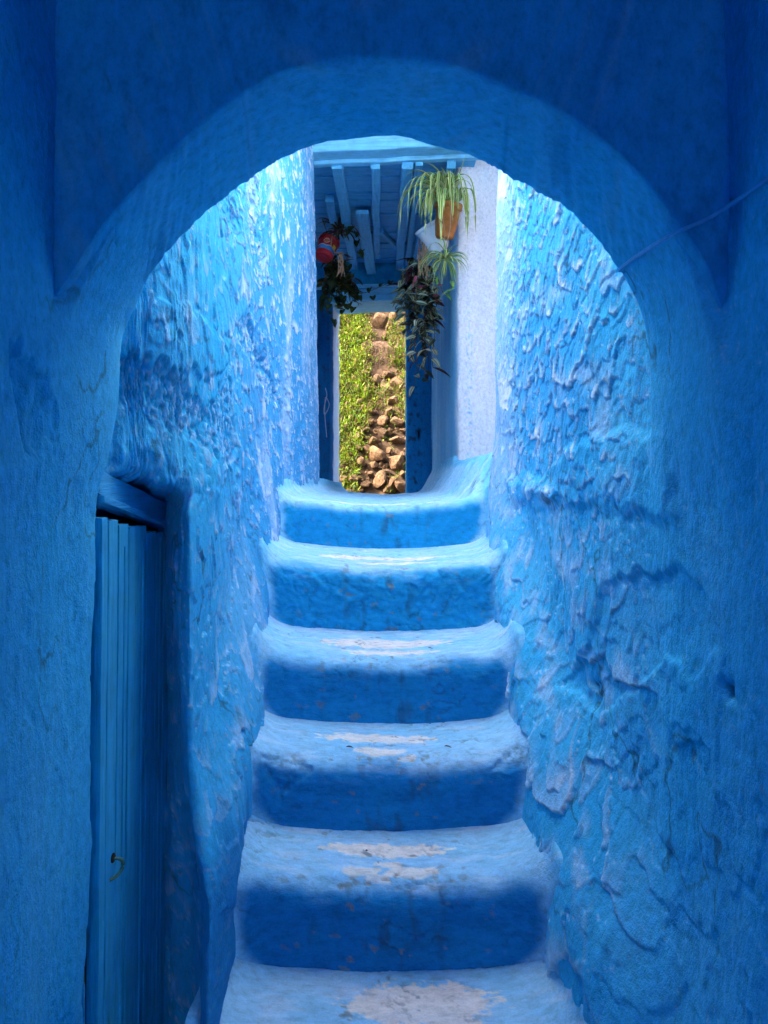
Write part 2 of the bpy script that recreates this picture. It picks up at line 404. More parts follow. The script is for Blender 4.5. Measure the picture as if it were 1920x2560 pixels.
def build_left():
    A = L0 + L1A + L2; B = L0 + L1B + L2; nA = len(A)
    tt = np.linspace(0, nA - 1 - 1e-6, 9000); SA = spline(A, tt)
    SB = np.stack([np.interp(tt, np.arange(nA), [p[k] for p in B]) for k in (0, 1)], 1)
    kk = np.ones(61) / 61; pad = np.pad(SB, ((30, 30), (0, 0)), 'edge'); SB = np.stack([np.convolve(pad[:, k], kk, 'valid') for k in (0, 1)], 1)
    d = np.maximum(np.linalg.norm(np.diff(SA, axis=0), axis=1), np.linalg.norm(np.diff(SB, axis=0), axis=1)); sc_ = np.r_[0, np.cumsum(d)]
    o_ = [0.0]
    while o_[-1] < sc_[-1]:
        y = np.interp(o_[-1], sc_, SA[:, 1]); o_.append(o_[-1] + (0.12 if y < 0.85 else (0.0068 if y < 2.75 else (0.013 if y < 4.2 else (0.02 if y < 6.38 else 0.06)))))
    s = np.array(o_); s[-1] = sc_[-1]
    X = np.interp(s, sc_, SA[:, 0]); Y = np.interp(s, sc_, SA[:, 1]); XB = np.interp(s, sc_, SB[:, 0]); YB = np.interp(s, sc_, SB[:, 1])
    z = z_levels(-2.05, -1.85, 2.75, 3.75)
    S, Z = np.meshgrid(s, z, indexing='ij'); YA = np.broadcast_to(Y[:, None], S.shape); XX = np.broadcast_to(X[:, None], S.shape)
    jit = 0.03 * fbm(S / 0.15, Z / 0.5, 71, 2)
    ztop = 0.012 - 0.085 * sst(1.85, 2.2, YA) + 0.018 * fbm(S / 0.12, 0 * Z, 73, 2)
    rec = sst(0.035, -0.035, Z - ztop + jit * 0.5)
    XX = XX * (1 - rec) + XB[:, None] * rec; YY = YA * (1 - rec) + YB[:, None] * rec
    icn = int(np.argmin(np.hypot(XB + 0.54, YB - 2.055))); wc = np.exp(-((S - s[icn]) / 0.11) ** 2) * sst(-0.85, -1.45, Z); YY = YY - 0.20 * wc; XX = XX + 0.03 * wc
    tx = np.gradient(XX, axis=0); ty = np.gradient(YY, axis=0); l_ = np.hypot(tx, ty) + 1e-9; nx = ty / l_; ny = -tx / l_
    q = S
    h = 0.013 * fbm(q / 0.45, Z / 0.6, 11, 3) + 0.005 * fbm(q / 0.12, Z / 0.2, 15, 3)
    far = sst(2.3, 3.6, YY) ; near = 1 - sst(1.7, 2.1, YY)
    sc1, e1, r1 = scales(q, Z, 0.065, 0.075, 21); sc2, e2, r2 = scales(q, Z, 0.13, 0.22, 29)
    pm = sst(-0.25, 0.35, fbm(q / 0.5, Z / 0.7, 33, 3))
    amp = (0.005 + 0.0095 * far) * (0.35 + 0.65 * pm) * (1 - 0.75 * near) * (0.35 + 0.65 * sst(-0.7, 0.1, Z))
    h = h + amp * (sc1 - 0.4) + 0.008 * (1 - 0.6 * near) * (sc2 - 0.4) * pm
    fl = flakes(q, Z, 0.42, 41, 4.0, 0.05); h = h + 0.024 * (1 - 0.6 * near) * (fl - 0.5)
    h = h + 0.006 * near * (ridge(q / 0.3, Z / 0.9, 47) - 0.5)
    # bare, pebbly patch where the coats have come off, beside the arch
    wy = YY + 0.05 * fbm(q / 0.07, Z / 0.07, 51, 3); wz = Z + 0.05 * fbm(q / 0.06 + 9, Z / 0.06, 52, 3)
    polys = [[(243, 745), (300, 770), (345, 830), (380, 890), (408, 850), (445, 810), (458, 870), (466, 960), (450, 1010), (390, 985), (330, 930), (285, 870), (255, 800)],
             [(470, 690), (500, 680), (530, 740), (560, 800), (590, 880), (570, 870), (520, 790), (480, 740)]]
    rough = np.zeros(S.shape)
    for p in polys:
        rough = np.maximum(rough, sst(0.02, -0.02, seg_dist(wy, wz, img_to_wall(p, -0.645))))
    pits = fbm(q / 0.03, Z / 0.03, 57, 3, 0.7)
    h = h - rough * (0.013 + 0.016 * np.maximum(-pits, -0.25))
    # thick sheet edges over the patch
    sheet = [[(240, 620), (330, 640), (380, 700), (430, 750), (455, 728), (440, 790), (390, 810), (330, 800), (250, 720)],
             [(455, 740), (480, 690), (545, 720), (560, 900), (520, 1000), (470, 960), (460, 830)]]
    for p, hh in zip(sheet, (0.010, -0.007)):
        d = seg_dist(wy, wz, img_to_wall(p, -0.64)); h = h + hh * sst(0.012, -0.012, d)
    # fallen patch on the near pier
    pp = [(30, 735), (62, 742), (85, 800), (118, 850), (140, 905), (143, 985), (120, 970), (95, 992), (70, 975), (52, 900), (35, 820)]
    d = seg_dist(wy, wz, img_to_wall(pp, -0.622)); pier_patch = sst(0.012, -0.01, d)
    h = h - 0.017 * pier_patch * (0.55 + 0.9 * np.clip(fbm(q / 0.05, Z / 0.09, 61, 3) + 0.35, 0, 1))
    # lean of the pier
    lean = (1 - sst(1.80, 1.87, YA)) * sst(1.0, 1.5, YA)
    foot_z = np.interp(YA, [2.0, 2.225, 4.0, 4.6], [-1.42, -1.25, -0.14, -0.10]); bul = np.interp(YA, [2.0, 2.10, 2.25, 2.5, 2.9, 3.3, 4.0, 4.6], [0.0, 0.055, 0.105, 0.112, 0.10, 0.078, 0.02, 0.0])
    XXp = XX + bul * sst(foot_z + 0.60, foot_z + 0.08, Z) * sst(-0.66, -0.60, XX) - lean * (0.026 * sst(0.35, -0.15, Z) + 0.020 * sst(-0.1, -1.4, Z))
    lip = np.exp(-((Z - ztop - 0.06) / 0.06) ** 2) * sst(1.82, 1.95, YA) * (1 - sst(2.3, 2.6, YA))
    h = h + 0.012 * lip + 0.010 * lip * fbm(q / 0.07, Z / 0.05, 75, 2)
    behind = rec * sst(-0.70, -0.76, XX); h = h * (1 - behind)
    XXp = XXp - 0.055 * sst(0.1, 2.6, Z) * sst(5.0, 6.1, YY)
    top = np.interp(YY, [1.0, 2.0, 3.5, 3.8, 6.4], [1.93, 1.93, 2.74, 4.3, 5.6]); Zw = np.where(Z > 0.9, 0.9 + (Z - 0.9) * (top - 0.9) / 2.85, Z)  # unseen wall top shaped so sun strikes the upper right wall
    ax_, m_ = spring(-1, -XXp, YY, Z); XXp = -ax_; h = h * (1 - 0.7 * m_)
    P = np.stack([XXp + nx * h, YY + ny * h, Zw], -1)
    # colour: limewash over blue; pale lips mix worn lime with painted highlights
    t = 0.45 + 0.55 * fbm(q / 0.35, Z / 0.8, 81, 4)
    col = mixc(np.broadcast_to(MID, P.shape), LIGHT, np.clip(t, 0, 1)); col = mixc(col, np.array([0.05, 0.30, 0.62]), 0.85 * sst(2.1, 3.8, YY))  # far end darkened in the paint to offset its strong light
    pale = np.clip(sst(0.45, 0.9, sc1) * (0.25 + 0.45 * far) * (1 - near) + 0.45 * sst(0.6, 1.0, sc2) * (1 - near) + 0.4 * far * sst(0.0, 0.6, fbm(q / 0.5, Z / 1.2, 85, 3)) + 0.10 * sst(5.2, 6.2, YY), 0, 0.55)  # paler far end: the bright light there put into the colour
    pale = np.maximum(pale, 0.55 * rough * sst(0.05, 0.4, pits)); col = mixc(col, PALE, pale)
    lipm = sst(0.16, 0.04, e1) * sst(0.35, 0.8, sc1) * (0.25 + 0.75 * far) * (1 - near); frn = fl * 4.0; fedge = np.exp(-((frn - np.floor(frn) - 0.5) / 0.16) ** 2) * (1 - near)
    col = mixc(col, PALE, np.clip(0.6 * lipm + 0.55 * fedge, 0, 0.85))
    crk = sst(0.02, 0.006, np.abs(fbm(q / 0.3, Z / 0.4, 91, 4))) * sst(0.1, 0.3, fbm(q / 0.4, Z / 0.5, 92, 2)); col = mixc(col, DIRT, 0.55 * crk)
    col = mixc(col, MID * 0.9, 0.5 * rough * sst(0.1, -0.3, pits))
    # strong blue brushed on round the foot of the door reveal
    foot = sst(2.05, 2.15, YA) * sst(2.50, 2.38, YA + 0.12 * fbm(q / 0.06, Z / 0.4, 87, 3)) * sst(-0.92, -1.12, Z + 0.10 * fbm(q / 0.04, Z / 0.3, 88, 2))
    col = mixc(col, DEEP, 0.7 * foot)
    col = mixc(col, WHITE, sst(0.0, 0.06, Zw - 1.12 - 0.52 * np.clip(YY - 2.2, -0.5, 4.2) + 0.05 * fbm(q / 0.3, Z / 0.3, 95, 2)) * sst(1.75, 1.85, YY))  # unseen upper wall whitened, added to bounce whiter light into the stairs
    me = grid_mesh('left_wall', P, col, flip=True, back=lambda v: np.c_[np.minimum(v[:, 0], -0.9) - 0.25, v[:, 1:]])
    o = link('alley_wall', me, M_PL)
    tag(o, 'rough blue limewashed wall left of the stairs, with the plank door set in it', 'wall')
build_left()

# ---------- right wall
RP = [(0.62, -8), (0.62, -3), (0.62, -1), (0.63, 0.5), (0.64, 1.0), (0.650, 1.3), (0.658, 1.42), (0.665, 1.6), (0.664, 1.77), (0.636, 2.0), (0.612, 2.3),
      (0.60, 2.9), (0.592, 3.5), (0.584, 3.78), (0.598, 3.87), (0.70, 3.91), (1.0, 3.92)]
def build_right():
    s, X, Y, nx, ny = path_pts(RP, lambda y: 0.12 if y < 0.90 else (0.0062 if y < 3.0 else 0.0085))
    z = z_levels(-2.0, -1.70, 1.9, 3.5)  # unseen upper part raised to catch sun and bounce it down
    S, Z = np.meshgrid(s, z, indexing='ij'); YY = np.broadcast_to(Y[:, None], S.shape); XX = np.broadcast_to(X[:, None], S.shape); q = S
    near = 1 - sst(1.70, 2.05, YY); far = sst(2.0, 2.8, YY); up = sst(-0.45, 0.15, Z); low = sst(-0.1, -0.6, Z)
    h = 0.013 * fbm(q / 0.4, Z / 0.5, 111, 3) + 0.005 * fbm(q / 0.12, Z / 0.18, 115, 3)
    s1, e1, r1 = scales(q, Z, 0.055, 0.060, 121); s2, e2, r2 = scales(q, Z, 0.085, 0.14, 123); s3, e3, r3 = scales(q, Z, 0.21, 0.30, 125)
    h = h + up * (1 - 0.85 * near) * (1 - 0.6 * sst(3.35, 3.7, YY)) * (0.0085 * (s1 - 0.4) + 0.009 * (s2 - 0.4))
    h = h + low * (1 - 0.5 * near) * 0.019 * (s3 - 0.4) + 0.006 * low * (s2 - 0.4)
    fl = flakes(q, Z, 0.36, 141, 4.0, 0.045); h = h + (1 - 0.5 * near) * (0.012 + 0.010 * low) * (fl - 0.5)
    # old coat that ends in a swollen lip across the wall, with a lump at its far end
    wy = YY + 0.04 * fbm(q / 0.09, Z / 0.09, 151, 3); wz = Z + 0.03 * fbm(q / 0.09 + 4, Z / 0.09, 152, 3)
    lump = img_to_wall([(1095, 1035), (1130, 1030), (1190, 1060), (1185, 1085), (1110, 1088)], 0.58)
    h = h + 0.022 * sst(0.04, -0.05, seg_dist(wy, wz, lump))
    sh = img_to_wall([(1180, 1040), (1240, 960), (1330, 930), (1420, 930), (1430, 1130), (1340, 1110), (1260, 1090), (1190, 1080)], 0.62)
    h = h + 0.013 * sst(0.02, -0.03, seg_dist(wy, wz, sh))
    sh2 = img_to_wall([(1290, 1270), (1330, 1240), (1420, 1230), (1480, 1290), (1490, 1400), (1440, 1460), (1390, 1420), (1330, 1500), (1280, 1545), (1225, 1480), (1265, 1390)], 0.61)
    d2 = seg_dist(wy, wz, sh2); h = h - 0.012 * sst(0.012, -0.012, d2)
    pocks = img_to_wall([(1262, 1470), (1275, 1460), (1280, 1500), (1268, 1530)], 0.61)
    dp = seg_dist(wy, wz, pocks); h = h - 0.016 * sst(0.02, -0.02, dp)
    pk2 = img_to_wall([(1525, 1465), (1545, 1470), (1560, 1520), (1540, 1510)], 0.63); dq = seg_dist(wy, wz, pk2); h = h - 0.02 * sst(0.015, -0.015, dq)
    # vertical swelling where the pier of the arch runs down into the wall
    h = h + 0.010 * np.exp(-((YY - 1.72 + 0.05 * fbm(Z / 0.4, 0 * Z, 161, 2)) / 0.07) ** 2) * sst(0.6, 0.1, Z)
    foot_z = np.interp(YY, [1.6, 2.225, 4.0], [-1.5, -1.25, -0.14]); bul = np.interp(YY, [1.6, 1.85, 2.5, 2.9, 3.3, 3.9], [0.05, 0.135, 0.135, 0.125, 0.105, 0.05])
    XXp = XX - bul * sst(foot_z + 0.60, foot_z + 0.08, Z)
    XXp, m_ = spring(1, XXp, YY, Z); h = h * (1 - 0.7 * m_)
    P = np.stack([XXp - nx[:, None] * h, YY - ny[:, None] * h, Z], -1)
    t = 0.45 + 0.55 * fbm(q / 0.35, Z / 0.6, 181, 4)
    col = mixc(np.broadcast_to(MID, P.shape), LIGHT, np.clip(t, 0, 1))
    col = mixc(col, np.array([0.045, 0.35, 0.70]), 0.7 * sst(1.95, 2.5, YY) * sst(-0.5, 0.3, Z))  # upper far part painted deeper to hold back its bright light
    pl = np.clip(0.45 * sst(0.5, 0.95, s1) * up + 0.35 * sst(0.5, 0.95, s2) + 0.5 * sst(0.5, 1.0, s3) * low, 0, 1) * (1 - near) + 0.35 * sst(3.1, 3.75, YY) * up  # pale lips: worn lime plus painted highlights; far corner paler, as brighter lit
    pl = pl + 0.35 * sst(0.05, 0.5, fbm(q / 0.25, Z / 0.2, 185, 4)) * (1 - near)
    col = mixc(col, PALE, np.clip(pl, 0, 0.8))
    lipm = (sst(0.16, 0.04, e1) * sst(0.35, 0.8, s1) * up + sst(0.10, 0.02, e3) * sst(0.3, 0.8, s3) * low) * (1 - near); frn = fl * 4.0; fedge = np.exp(-((frn - np.floor(frn) - 0.5) / 0.14) ** 2) * (1 - 0.7 * near)
    col = mixc(col, PALE, np.clip(0.6 * lipm + 0.6 * fedge, 0, 0.85))
    crk = sst(0.02, 0.006, np.abs(fbm(q / 0.3, Z / 0.4, 191, 4))) * sst(0.05, 0.25, fbm(q / 0.4, Z / 0.5, 192, 2)); col = mixc(col, DIRT, 0.6 * crk); XXp = XXp + 0.004 * crk
    col = mixc(col, DIRT, 0.8 * np.maximum(sst(0.012, -0.01, dp) * sst(-0.1, 0.25, fbm(q / 0.02, Z / 0.02, 187, 2)), 0.8 * sst(0.004, -0.01, dq)))
    # spot where the blue has peeled to the white coat near the far corner
    wp = img_to_wall([(1075, 825), (1092, 815), (1100, 835), (1092, 885), (1082, 880)], 0.583)
    dw = seg_dist(wy, wz, wp); col = mixc(col, PALE * 0.95, sst(0.004, -0.004, dw))
    col = mixc(col, DIRT, 0.6 * np.exp(-(np.abs(dw) / 0.004) ** 2) * sst(0.0, 0.3, fbm(q / 0.03, Z / 0.03, 189, 2)))
    col = mixc(col, WHITE, sst(0.0, 0.06, Z - 1.05 - 0.52 * np.clip(YY - 2.2, -0.5, 4.2) + 0.05 * fbm(q / 0.3, Z / 0.3, 195, 2)) * sst(1.75, 1.85, YY))  # white above the visible part, a reflector added to lighten the stairwell
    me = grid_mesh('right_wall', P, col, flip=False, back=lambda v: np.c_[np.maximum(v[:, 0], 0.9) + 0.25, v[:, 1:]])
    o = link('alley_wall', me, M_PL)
    tag(o, 'blue limewashed wall right of the stairs, covered in drip-like scales and flaking sheets', 'wall')
build_right()

# ---------- the arch across the alley
def build_arch():
    Yf, Ya = 1.424, 1.775
    fx, ff = A_FX, A_FF
    N = 420
    def by_angle(p):
        S = spline(p, 3000); an = np.arctan2(S[:, 1] - 0.05, S[:, 0]); an = np.maximum.accumulate(-an)
        tt = np.linspace(an[0], an[-1], N); return np.c_[np.interp(tt, an, S[:, 0]), np.interp(tt, an, S[:, 1])]
    # common parameter: angle about the springing centre, going over the top from left to right
    a0, a1 = math.pi + 0.10, -0.10
    def at_angles(p):
        S = spline(p, 4000); an = np.unwrap(np.arctan2(S[:, 1] - 0.15, S[:, 0])); an = np.where(an < -1, an + 2 * math.pi, an)
        o = np.argsort(-an); tt = np.linspace(a0, a1, N); return np.c_[np.interp(-tt, -an[o], S[o, 0]), np.interp(-tt, -an[o], S[o, 1])]
    A = at_angles(fx); B = at_angles(ff); e_ = np.linspace(-1, 1, N); k_ = 1 + 0.10 * sst(0.80, 1.0, np.abs(e_)); A[:, 0] *= k_; B[:, 0] *= k_
    th = np.linspace(a0, a1, N); dirs = np.c_[np.cos(th), np.sin(th)]
    # outer frame of the wall the arch is cut in
    R = np.minimum(0.95 / np.maximum(np.abs(dirs[:, 0]), 1e-3), 2.3 / np.maximum(np.abs(dirs[:, 1]), 1e-3))
    O = dirs * R[:, None] + np.array([0, 0.15])
    rows = []
    for t in 1 - (1 - np.linspace(0, 1, 60)) ** 1.6: rows.append((O + (B - O) * t, np.full(N, Yf - 0.0), 'f', t))
    base = [r for r in rows]
    out = []
    for P2, Y, k, t in rows: out.append((P2, Y))
    for t in np.linspace(0, 1, 66)[1:-1]:
        P2 = B + (A - B) * t; ins = 0.0
        out.append((P2, np.full(N, Yf + (Ya - Yf) * t)))
    for t in np.linspace(0, 1, 14): out.append((A + (O - A) * t ** 2, np.full(N, Ya)))
    nF = 60; nI = 64
    G = np.zeros((len(out), N, 3))
    for i, (P2, Y) in enumerate(out): G[i, :, 0] = P2[:, 0]; G[i, :, 1] = Y; G[i, :, 2] = P2[:, 1]
    # rounded arrises: smooth the profile across the two edges
    for it in range(2):
        sm = G.copy(); sm[1:-1] = 0.25 * G[:-2] + 0.5 * G[1:-1] + 0.25 * G[2:]
        wgt = np.zeros(len(out)); wgt[nF - 6:nF + 6] = 1
        if it < 2: wgt[nF + nI - 3:nF + nI + 3] = 1
        G = G * (1 - wgt[:, None, None]) + sm * wgt[:, None, None]
    # relief along normals
    dv = np.gradient(G, axis=0); du = np.gradient(G, axis=1); n = np.cross(du, dv); n /= np.linalg.norm(n, axis=-1, keepdims=True) + 1e-9
    ii = np.arange(len(out))[:, None]; arc = np.r_[0, np.cumsum(np.linalg.norm(np.diff(A, axis=0), axis=1))]
    Q = np.broadcast_to(arc[None, :], G.shape[:2]); T = np.cumsum(np.r_[np.zeros((1, N)), np.linalg.norm(np.diff(G, axis=0), axis=-1)], axis=0)
    intr = sst(nF - 3, nF + 4, ii * np.ones((1, N)))
    h = 0.007 * fbm(Q / 0.22, T / 0.2, 211, 3) + 0.003 * fbm(Q / 0.07, T / 0.03, 215, 3) * (0.4 + 0.6 * intr)
    h = h + 0.004 * intr * (ridge(Q / 0.5, T / 0.09, 217) - 0.5) + 0.003 * intr * (flakes(Q, T, 0.3, 219, 3) - 0.5)
    h = h * (1 - 0.8 * sst(0.62, 0.75, np.abs(np.linspace(-1, 1, N)))[None, :] * intr)
    G = G + n * h[..., None]
    t = 0.45 + 0.5 * fbm(Q / 0.3, T / 0.3, 221, 4)
    col = mixc(np.broadcast_to(DEEP * 0.55 + MID * 0.45, G.shape), MID * 0.75 + DEEP * 0.25, np.clip(t, 0, 1)); col = mixc(col, mixc(np.broadcast_to(MID, G.shape), LIGHT, np.clip(t, 0, 1)), intr)  # face darker, underside lighter: shade and stair light put into the paint
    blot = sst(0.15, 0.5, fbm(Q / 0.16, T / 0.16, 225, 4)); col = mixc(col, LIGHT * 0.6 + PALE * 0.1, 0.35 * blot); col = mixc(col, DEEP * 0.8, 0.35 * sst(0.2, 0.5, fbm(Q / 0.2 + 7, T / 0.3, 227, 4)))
    col = mixc(col, WHITE, (ii > nF + nI + 2) * np.ones((1, N)) * sst(0.95, 1.0, G[..., 2]))  # unseen back face whitened too, added as a light reflector
    spots = sst(0.60, 0.72, fbm(Q / 0.035 + 3, T / 0.035, 231, 2)) * sst(0.25, 0.5, fbm(Q / 0.3, T / 0.3, 233, 2)) * (1 - intr)
    col = mixc(col, DIRT, 0.7 * spots)
    flipv = False
    nn = n[30, N // 2]
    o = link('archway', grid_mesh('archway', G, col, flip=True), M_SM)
    tag(o, 'thick dark blue plaster arch spanning the alley in front of the stairs', 'arch')
build_arch()

# ---------- unseen roof over the near passage, its length set to shade the arch face
me = box_mesh('passage_roof', (2.4, 6.0, 0.25), 0.01)
o = link('passage_roof', me, M_SM); o.location = (0, -1.5, 1.75)
a = me.attributes.new('Col', 'FLOAT_COLOR', 'POINT'); a.data.foreach_set('color', np.tile(np.r_[MID, 1], len(me.vertices)))
tag(o, 'flat blue plaster roof over the passage before the arch', 'roof')

# ------------------------------------------------------------------ the staircase
ST = [(1.93, -1.491, -1.78), (2.225, -1.210, -1.491), (2.532, -0.950, -1.210), (2.862, -0.679, -0.950), (3.297, -0.374, -0.679), (4.00, -0.117, -0.374)]
SY = [1.9, 2.225, 2.55, 2.9, 3.3, 4.0, 4.6, 6.6]
def xl_f(y): return np.interp(y, SY, [-0.50, -0.462, -0.468, -0.495, -0.528, -0.578, -0.592, -0.562])
def rl_f(y): return np.interp(y, SY, [0.09, 0.15, 0.145, 0.13, 0.125, 0.115, 0.10, 0.11])
def xr_f(y): return np.interp(y, SY, [0.520, 0.505, 0.505, 0.507, 0.522, 0.552, 0.60, 0.62])
def rr_f(y): return np.interp(y, SY, [0.14, 0.15, 0.145, 0.13, 0.12, 0.11, 0.06, 0.06])
def round_poly(P, rad, step):
    out = []
    P = [np.array(p, float) for p in P]
    for i, p in enumerate(P):
        r = rad[i]
        if r <= 0 or i in (0, len(P) - 1): out.append(p); continue
        a = (P[i - 1] - p); a /= np.linalg.norm(a); b = (P[i + 1] - p); b /= np.linalg.norm(b)
        q0 = p + a * r; q1 = p + b * r
        for t in np.linspace(0, 1, 14): out.append((1 - t) ** 2 * q0 + 2 * t * (1 - t) * p + t * t * q1)
    out = np.array(out); s = np.r_[0, np.cumsum(np.linalg.norm(np.diff(out, axis=0), axis=1))]
    t = np.arange(0, s[-1], step); t = np.r_[t, s[-1]]
    return np.c_[np.interp(t, s, out[:, 0]), np.interp(t, s, out[:, 1])]
stairs = thing('staircase', 'narrow blue plastered stairs with pale worn treads climbing through the arch', 'stairs', (0, 1.93, -1.78))
def build_step(i):
    Y, zt, zb = ST[i]; last = i == len(ST) - 1
    yb = 9.75 if last else ST[i + 1][0]
    lean = 0.018
    prof = round_poly([(Y + 0.012, zb - 0.05), (Y + 0.010, zb), (Y - lean * 0.3, zt - 0.008), (yb + 0.01, zt + (0.0 if last else 0.012)), (yb + 0.06, zt + (-0.4 if last else 0.014))],
                      [0, 0, 0.10 if not last else 0.07, 0.03 if last else 0.0, 0], 0.0062 if not last else 0.012)
    x = np.linspace(0, 1, 185) if not last else np.r_[np.linspace(0, 0.62, 165)[:-1], np.linspace(0.62, 1, 24)]
    n = len(prof); PY = np.broadcast_to(prof[:, 0:1], (n, len(x))); PZ = np.broadcast_to(prof[:, 1:2], (n, len(x)))
    yy = np.full(n, Y) if not last else np.clip(prof[:, 0], Y, 6.6)
    yy = yy[:, None] if last else np.clip(prof[:, 0], Y, yb)[:, None]
    xl, rl, xr, rr = xl_f(yy), rl_f(yy), xr_f(yy), rr_f(yy)
    sd = 3 * i + 300; XX = (xl - (0.07 if i else 0.02)) + (xr + 0.11 - xl) * x[None, :]
    if last: XX = (xl - 0.05) + (1.50 - xl) * x[None, :]
    wob = 0.012 * fbm(PY / 0.3 + i, PZ / 0.3, sd, 2)
    def fil(d, r):
        d = d + wob; e = np.clip(d, 0, r)
        return r - np.sqrt(np.maximum(r * r - (r - e) ** 2, 0))
    fr_ = fil(xr - XX, rr)
    if last: fr_ = fr_ * np.maximum(sst(4.12, 4.02, PY), sst(6.62, 6.75, PY))
    fl = fil(XX - xl, rl) + fr_
    tang = np.gradient(prof, axis=0); tang /= np.linalg.norm(tang, axis=1, keepdims=True)
    nrm = np.c_[-tang[:, 1], tang[:, 0]]      # points up and towards the viewer
    s = np.r_[0, np.cumsum(np.linalg.norm(np.diff(prof, axis=0), axis=1))][:, None] * np.ones((1, len(x)))
    lift = 0.72 if not last else 1.0
    isT = np.clip(nrm[:, 1], 0, 1)[:, None]; isR = np.clip(-nrm[:, 0], 0, 1)[:, None]
    if last:
        oy = -fl * 0.72 * sst(4.6, 4.05, PY); oz = fl * (0.72 + 0.28 * sst(4.1, 4.6, PY))
        mound = sst(0.43, 0.68, XX + 0.05 * fbm(PY / 0.15, XX / 0.15, 391, 2)) * sst(4.04, 4.2, PY)
        oz = oz + 0.26 * mound - 0.045 * sst(6.2, 9.4, PY)
    else:
        oy = -fl * lift; oz = fl * lift
    sag = 0.030 * np.clip((XX - 0.02) / 0.46, -1.2, 1.2) ** 2; oz = oz + sag * (0.3 + 0.7 * sst(-0.2, 0.0, PZ - zt + 0.1))
    h = 0.011 * fbm(XX / 0.28, s / 0.22, sd + 1, 3) + 0.0055 * fbm(XX / 0.07, s / 0.06, sd + 2, 4)
    rough = {0: 0.5, 1: 0.6, 2: 0.7, 3: 0.6, 4: 2.2, 5: 1.1}[i]
    h = h + 0.010 * rough * isR * (flakes(XX, s, 0.16, sd + 4, 3.0, 0.06) - 0.5) + 0.004 * rough * isR * fbm(XX / 0.035, s / 0.03, sd + 6, 3)
    # worn nosing: dips in the middle and is chipped
    nose = np.exp(-((PZ - zt + 0.02) / 0.035) ** 2) * np.exp(-((PY - Y - 0.02) / 0.05) ** 2)
    h = h - nose * (0.010 * np.exp(-(XX / 0.22) ** 2) + 0.005 * np.clip(fbm(XX / 0.05, s / 0.05, sd + 8, 3), 0, 1))
    h = h - 0.006 * isT * np.exp(-((XX - 0.02) / 0.24) ** 2)
    h = h * sst(0.0, 0.05, s) * sst(0.0, 0.06, s[-1, 0] - 0.05 - s) if not last else h * sst(0.0, 0.05, s)
    peel = np.zeros(XX.shape)
    if i == 2:     # the two peeled corners of the fourth step down
        for poly in ([(-0.42, -0.955), (-0.30, -0.95), (-0.245, -1.00), (-0.30, -1.045), (-0.345, -1.09), (-0.39, -1.03)], [(0.36, -1.0), (0.44, -0.94), (0.50, -0.93), (0.52, -0.98), (0.44, -0.995)]):
            d = seg_dist(XX + 0.02 * fbm(XX / 0.04, PZ / 0.04, 331, 3), PZ + 0.6 * oz + 0.02 * fbm(XX / 0.04, PZ / 0.04 + 7, 333, 3), poly)
            m = sst(0.006, -0.006, d) * (PY < Y + 0.07); peel = np.maximum(peel, m)
        h = h - 0.012 * peel + 0.007 * peel * fbm(XX / 0.03, s / 0.03, 335, 3)
    P = np.stack([XX, PY + oy + nrm[:, 0:1] * h, PZ + oz + nrm[:, 1:2] * h], -1)
    # paint: pale sky blue treads, stronger blue risers, trodden through to cream lime in the middle
    tn = np.clip(0.5 + 0.6 * fbm(XX / 0.3, s / 0.2, sd + 10, 4), 0, 1)
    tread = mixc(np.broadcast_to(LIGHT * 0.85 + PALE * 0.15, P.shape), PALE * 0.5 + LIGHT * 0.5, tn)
    deep = {0: 1.0, 1: 1.0, 2: 0.95, 3: 0.85, 4: 0.5, 5: 0.5}[i]  # upper risers lighter, the falloff of light put into the colour
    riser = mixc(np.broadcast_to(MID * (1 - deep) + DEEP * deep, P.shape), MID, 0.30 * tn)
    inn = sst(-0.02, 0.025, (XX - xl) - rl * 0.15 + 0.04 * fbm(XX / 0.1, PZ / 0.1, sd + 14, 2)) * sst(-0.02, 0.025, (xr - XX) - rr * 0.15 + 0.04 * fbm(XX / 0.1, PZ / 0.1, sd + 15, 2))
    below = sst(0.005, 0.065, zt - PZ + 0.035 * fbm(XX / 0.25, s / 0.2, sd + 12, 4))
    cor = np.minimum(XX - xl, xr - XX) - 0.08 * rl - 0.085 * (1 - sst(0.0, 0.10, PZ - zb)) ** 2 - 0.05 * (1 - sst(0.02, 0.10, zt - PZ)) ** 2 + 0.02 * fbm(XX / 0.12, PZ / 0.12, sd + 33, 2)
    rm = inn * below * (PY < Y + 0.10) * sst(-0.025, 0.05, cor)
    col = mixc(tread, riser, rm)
    wall_side = 1 - sst(0.0, 0.03, np.minimum(XX - xl, xr - XX)); col = mixc(col, LIGHT * 0.6 + MID * 0.4, 0.6 * wall_side)
    WP = {0: [(0.10, 0.55, 0.17, 0.20), (0.19, 0.30, 0.06, 0.2), (-0.10, 0.12, 0.10, 0.05)], 1: [(0.005, 0.60, 0.165, 0.10), (-0.07, 0.22, 0.05, 0.05), (0.015, 0.33, 0.035, 0.04), (0.085, 0.20, 0.07, 0.06), (-0.02, 0.12, 0.03, 0.04)],
          2: [(-0.02, 0.55, 0.165, 0.09), (-0.02, 0.22, 0.075, 0.06), (0.08, 0.10, 0.03, 0.03)], 3: [(0.005, 0.5, 0.21, 0.11), (0.02, 0.20, 0.14, 0.05)], 4: [(-0.02, 0.42, 0.24, 0.07), (0.06, 0.18, 0.14, 0.03)], 5: [(0.0, 0.03, 0.26, 0.012)]}[i]
    fy = (PY + oy * 0.5 - Y - 0.02) / max(yb - Y, 0.1); wn = fbm(XX / 0.045, PY / 0.02, sd + 16, 4); wn2 = fbm(XX / 0.02, PY / 0.012, sd + 17, 2)
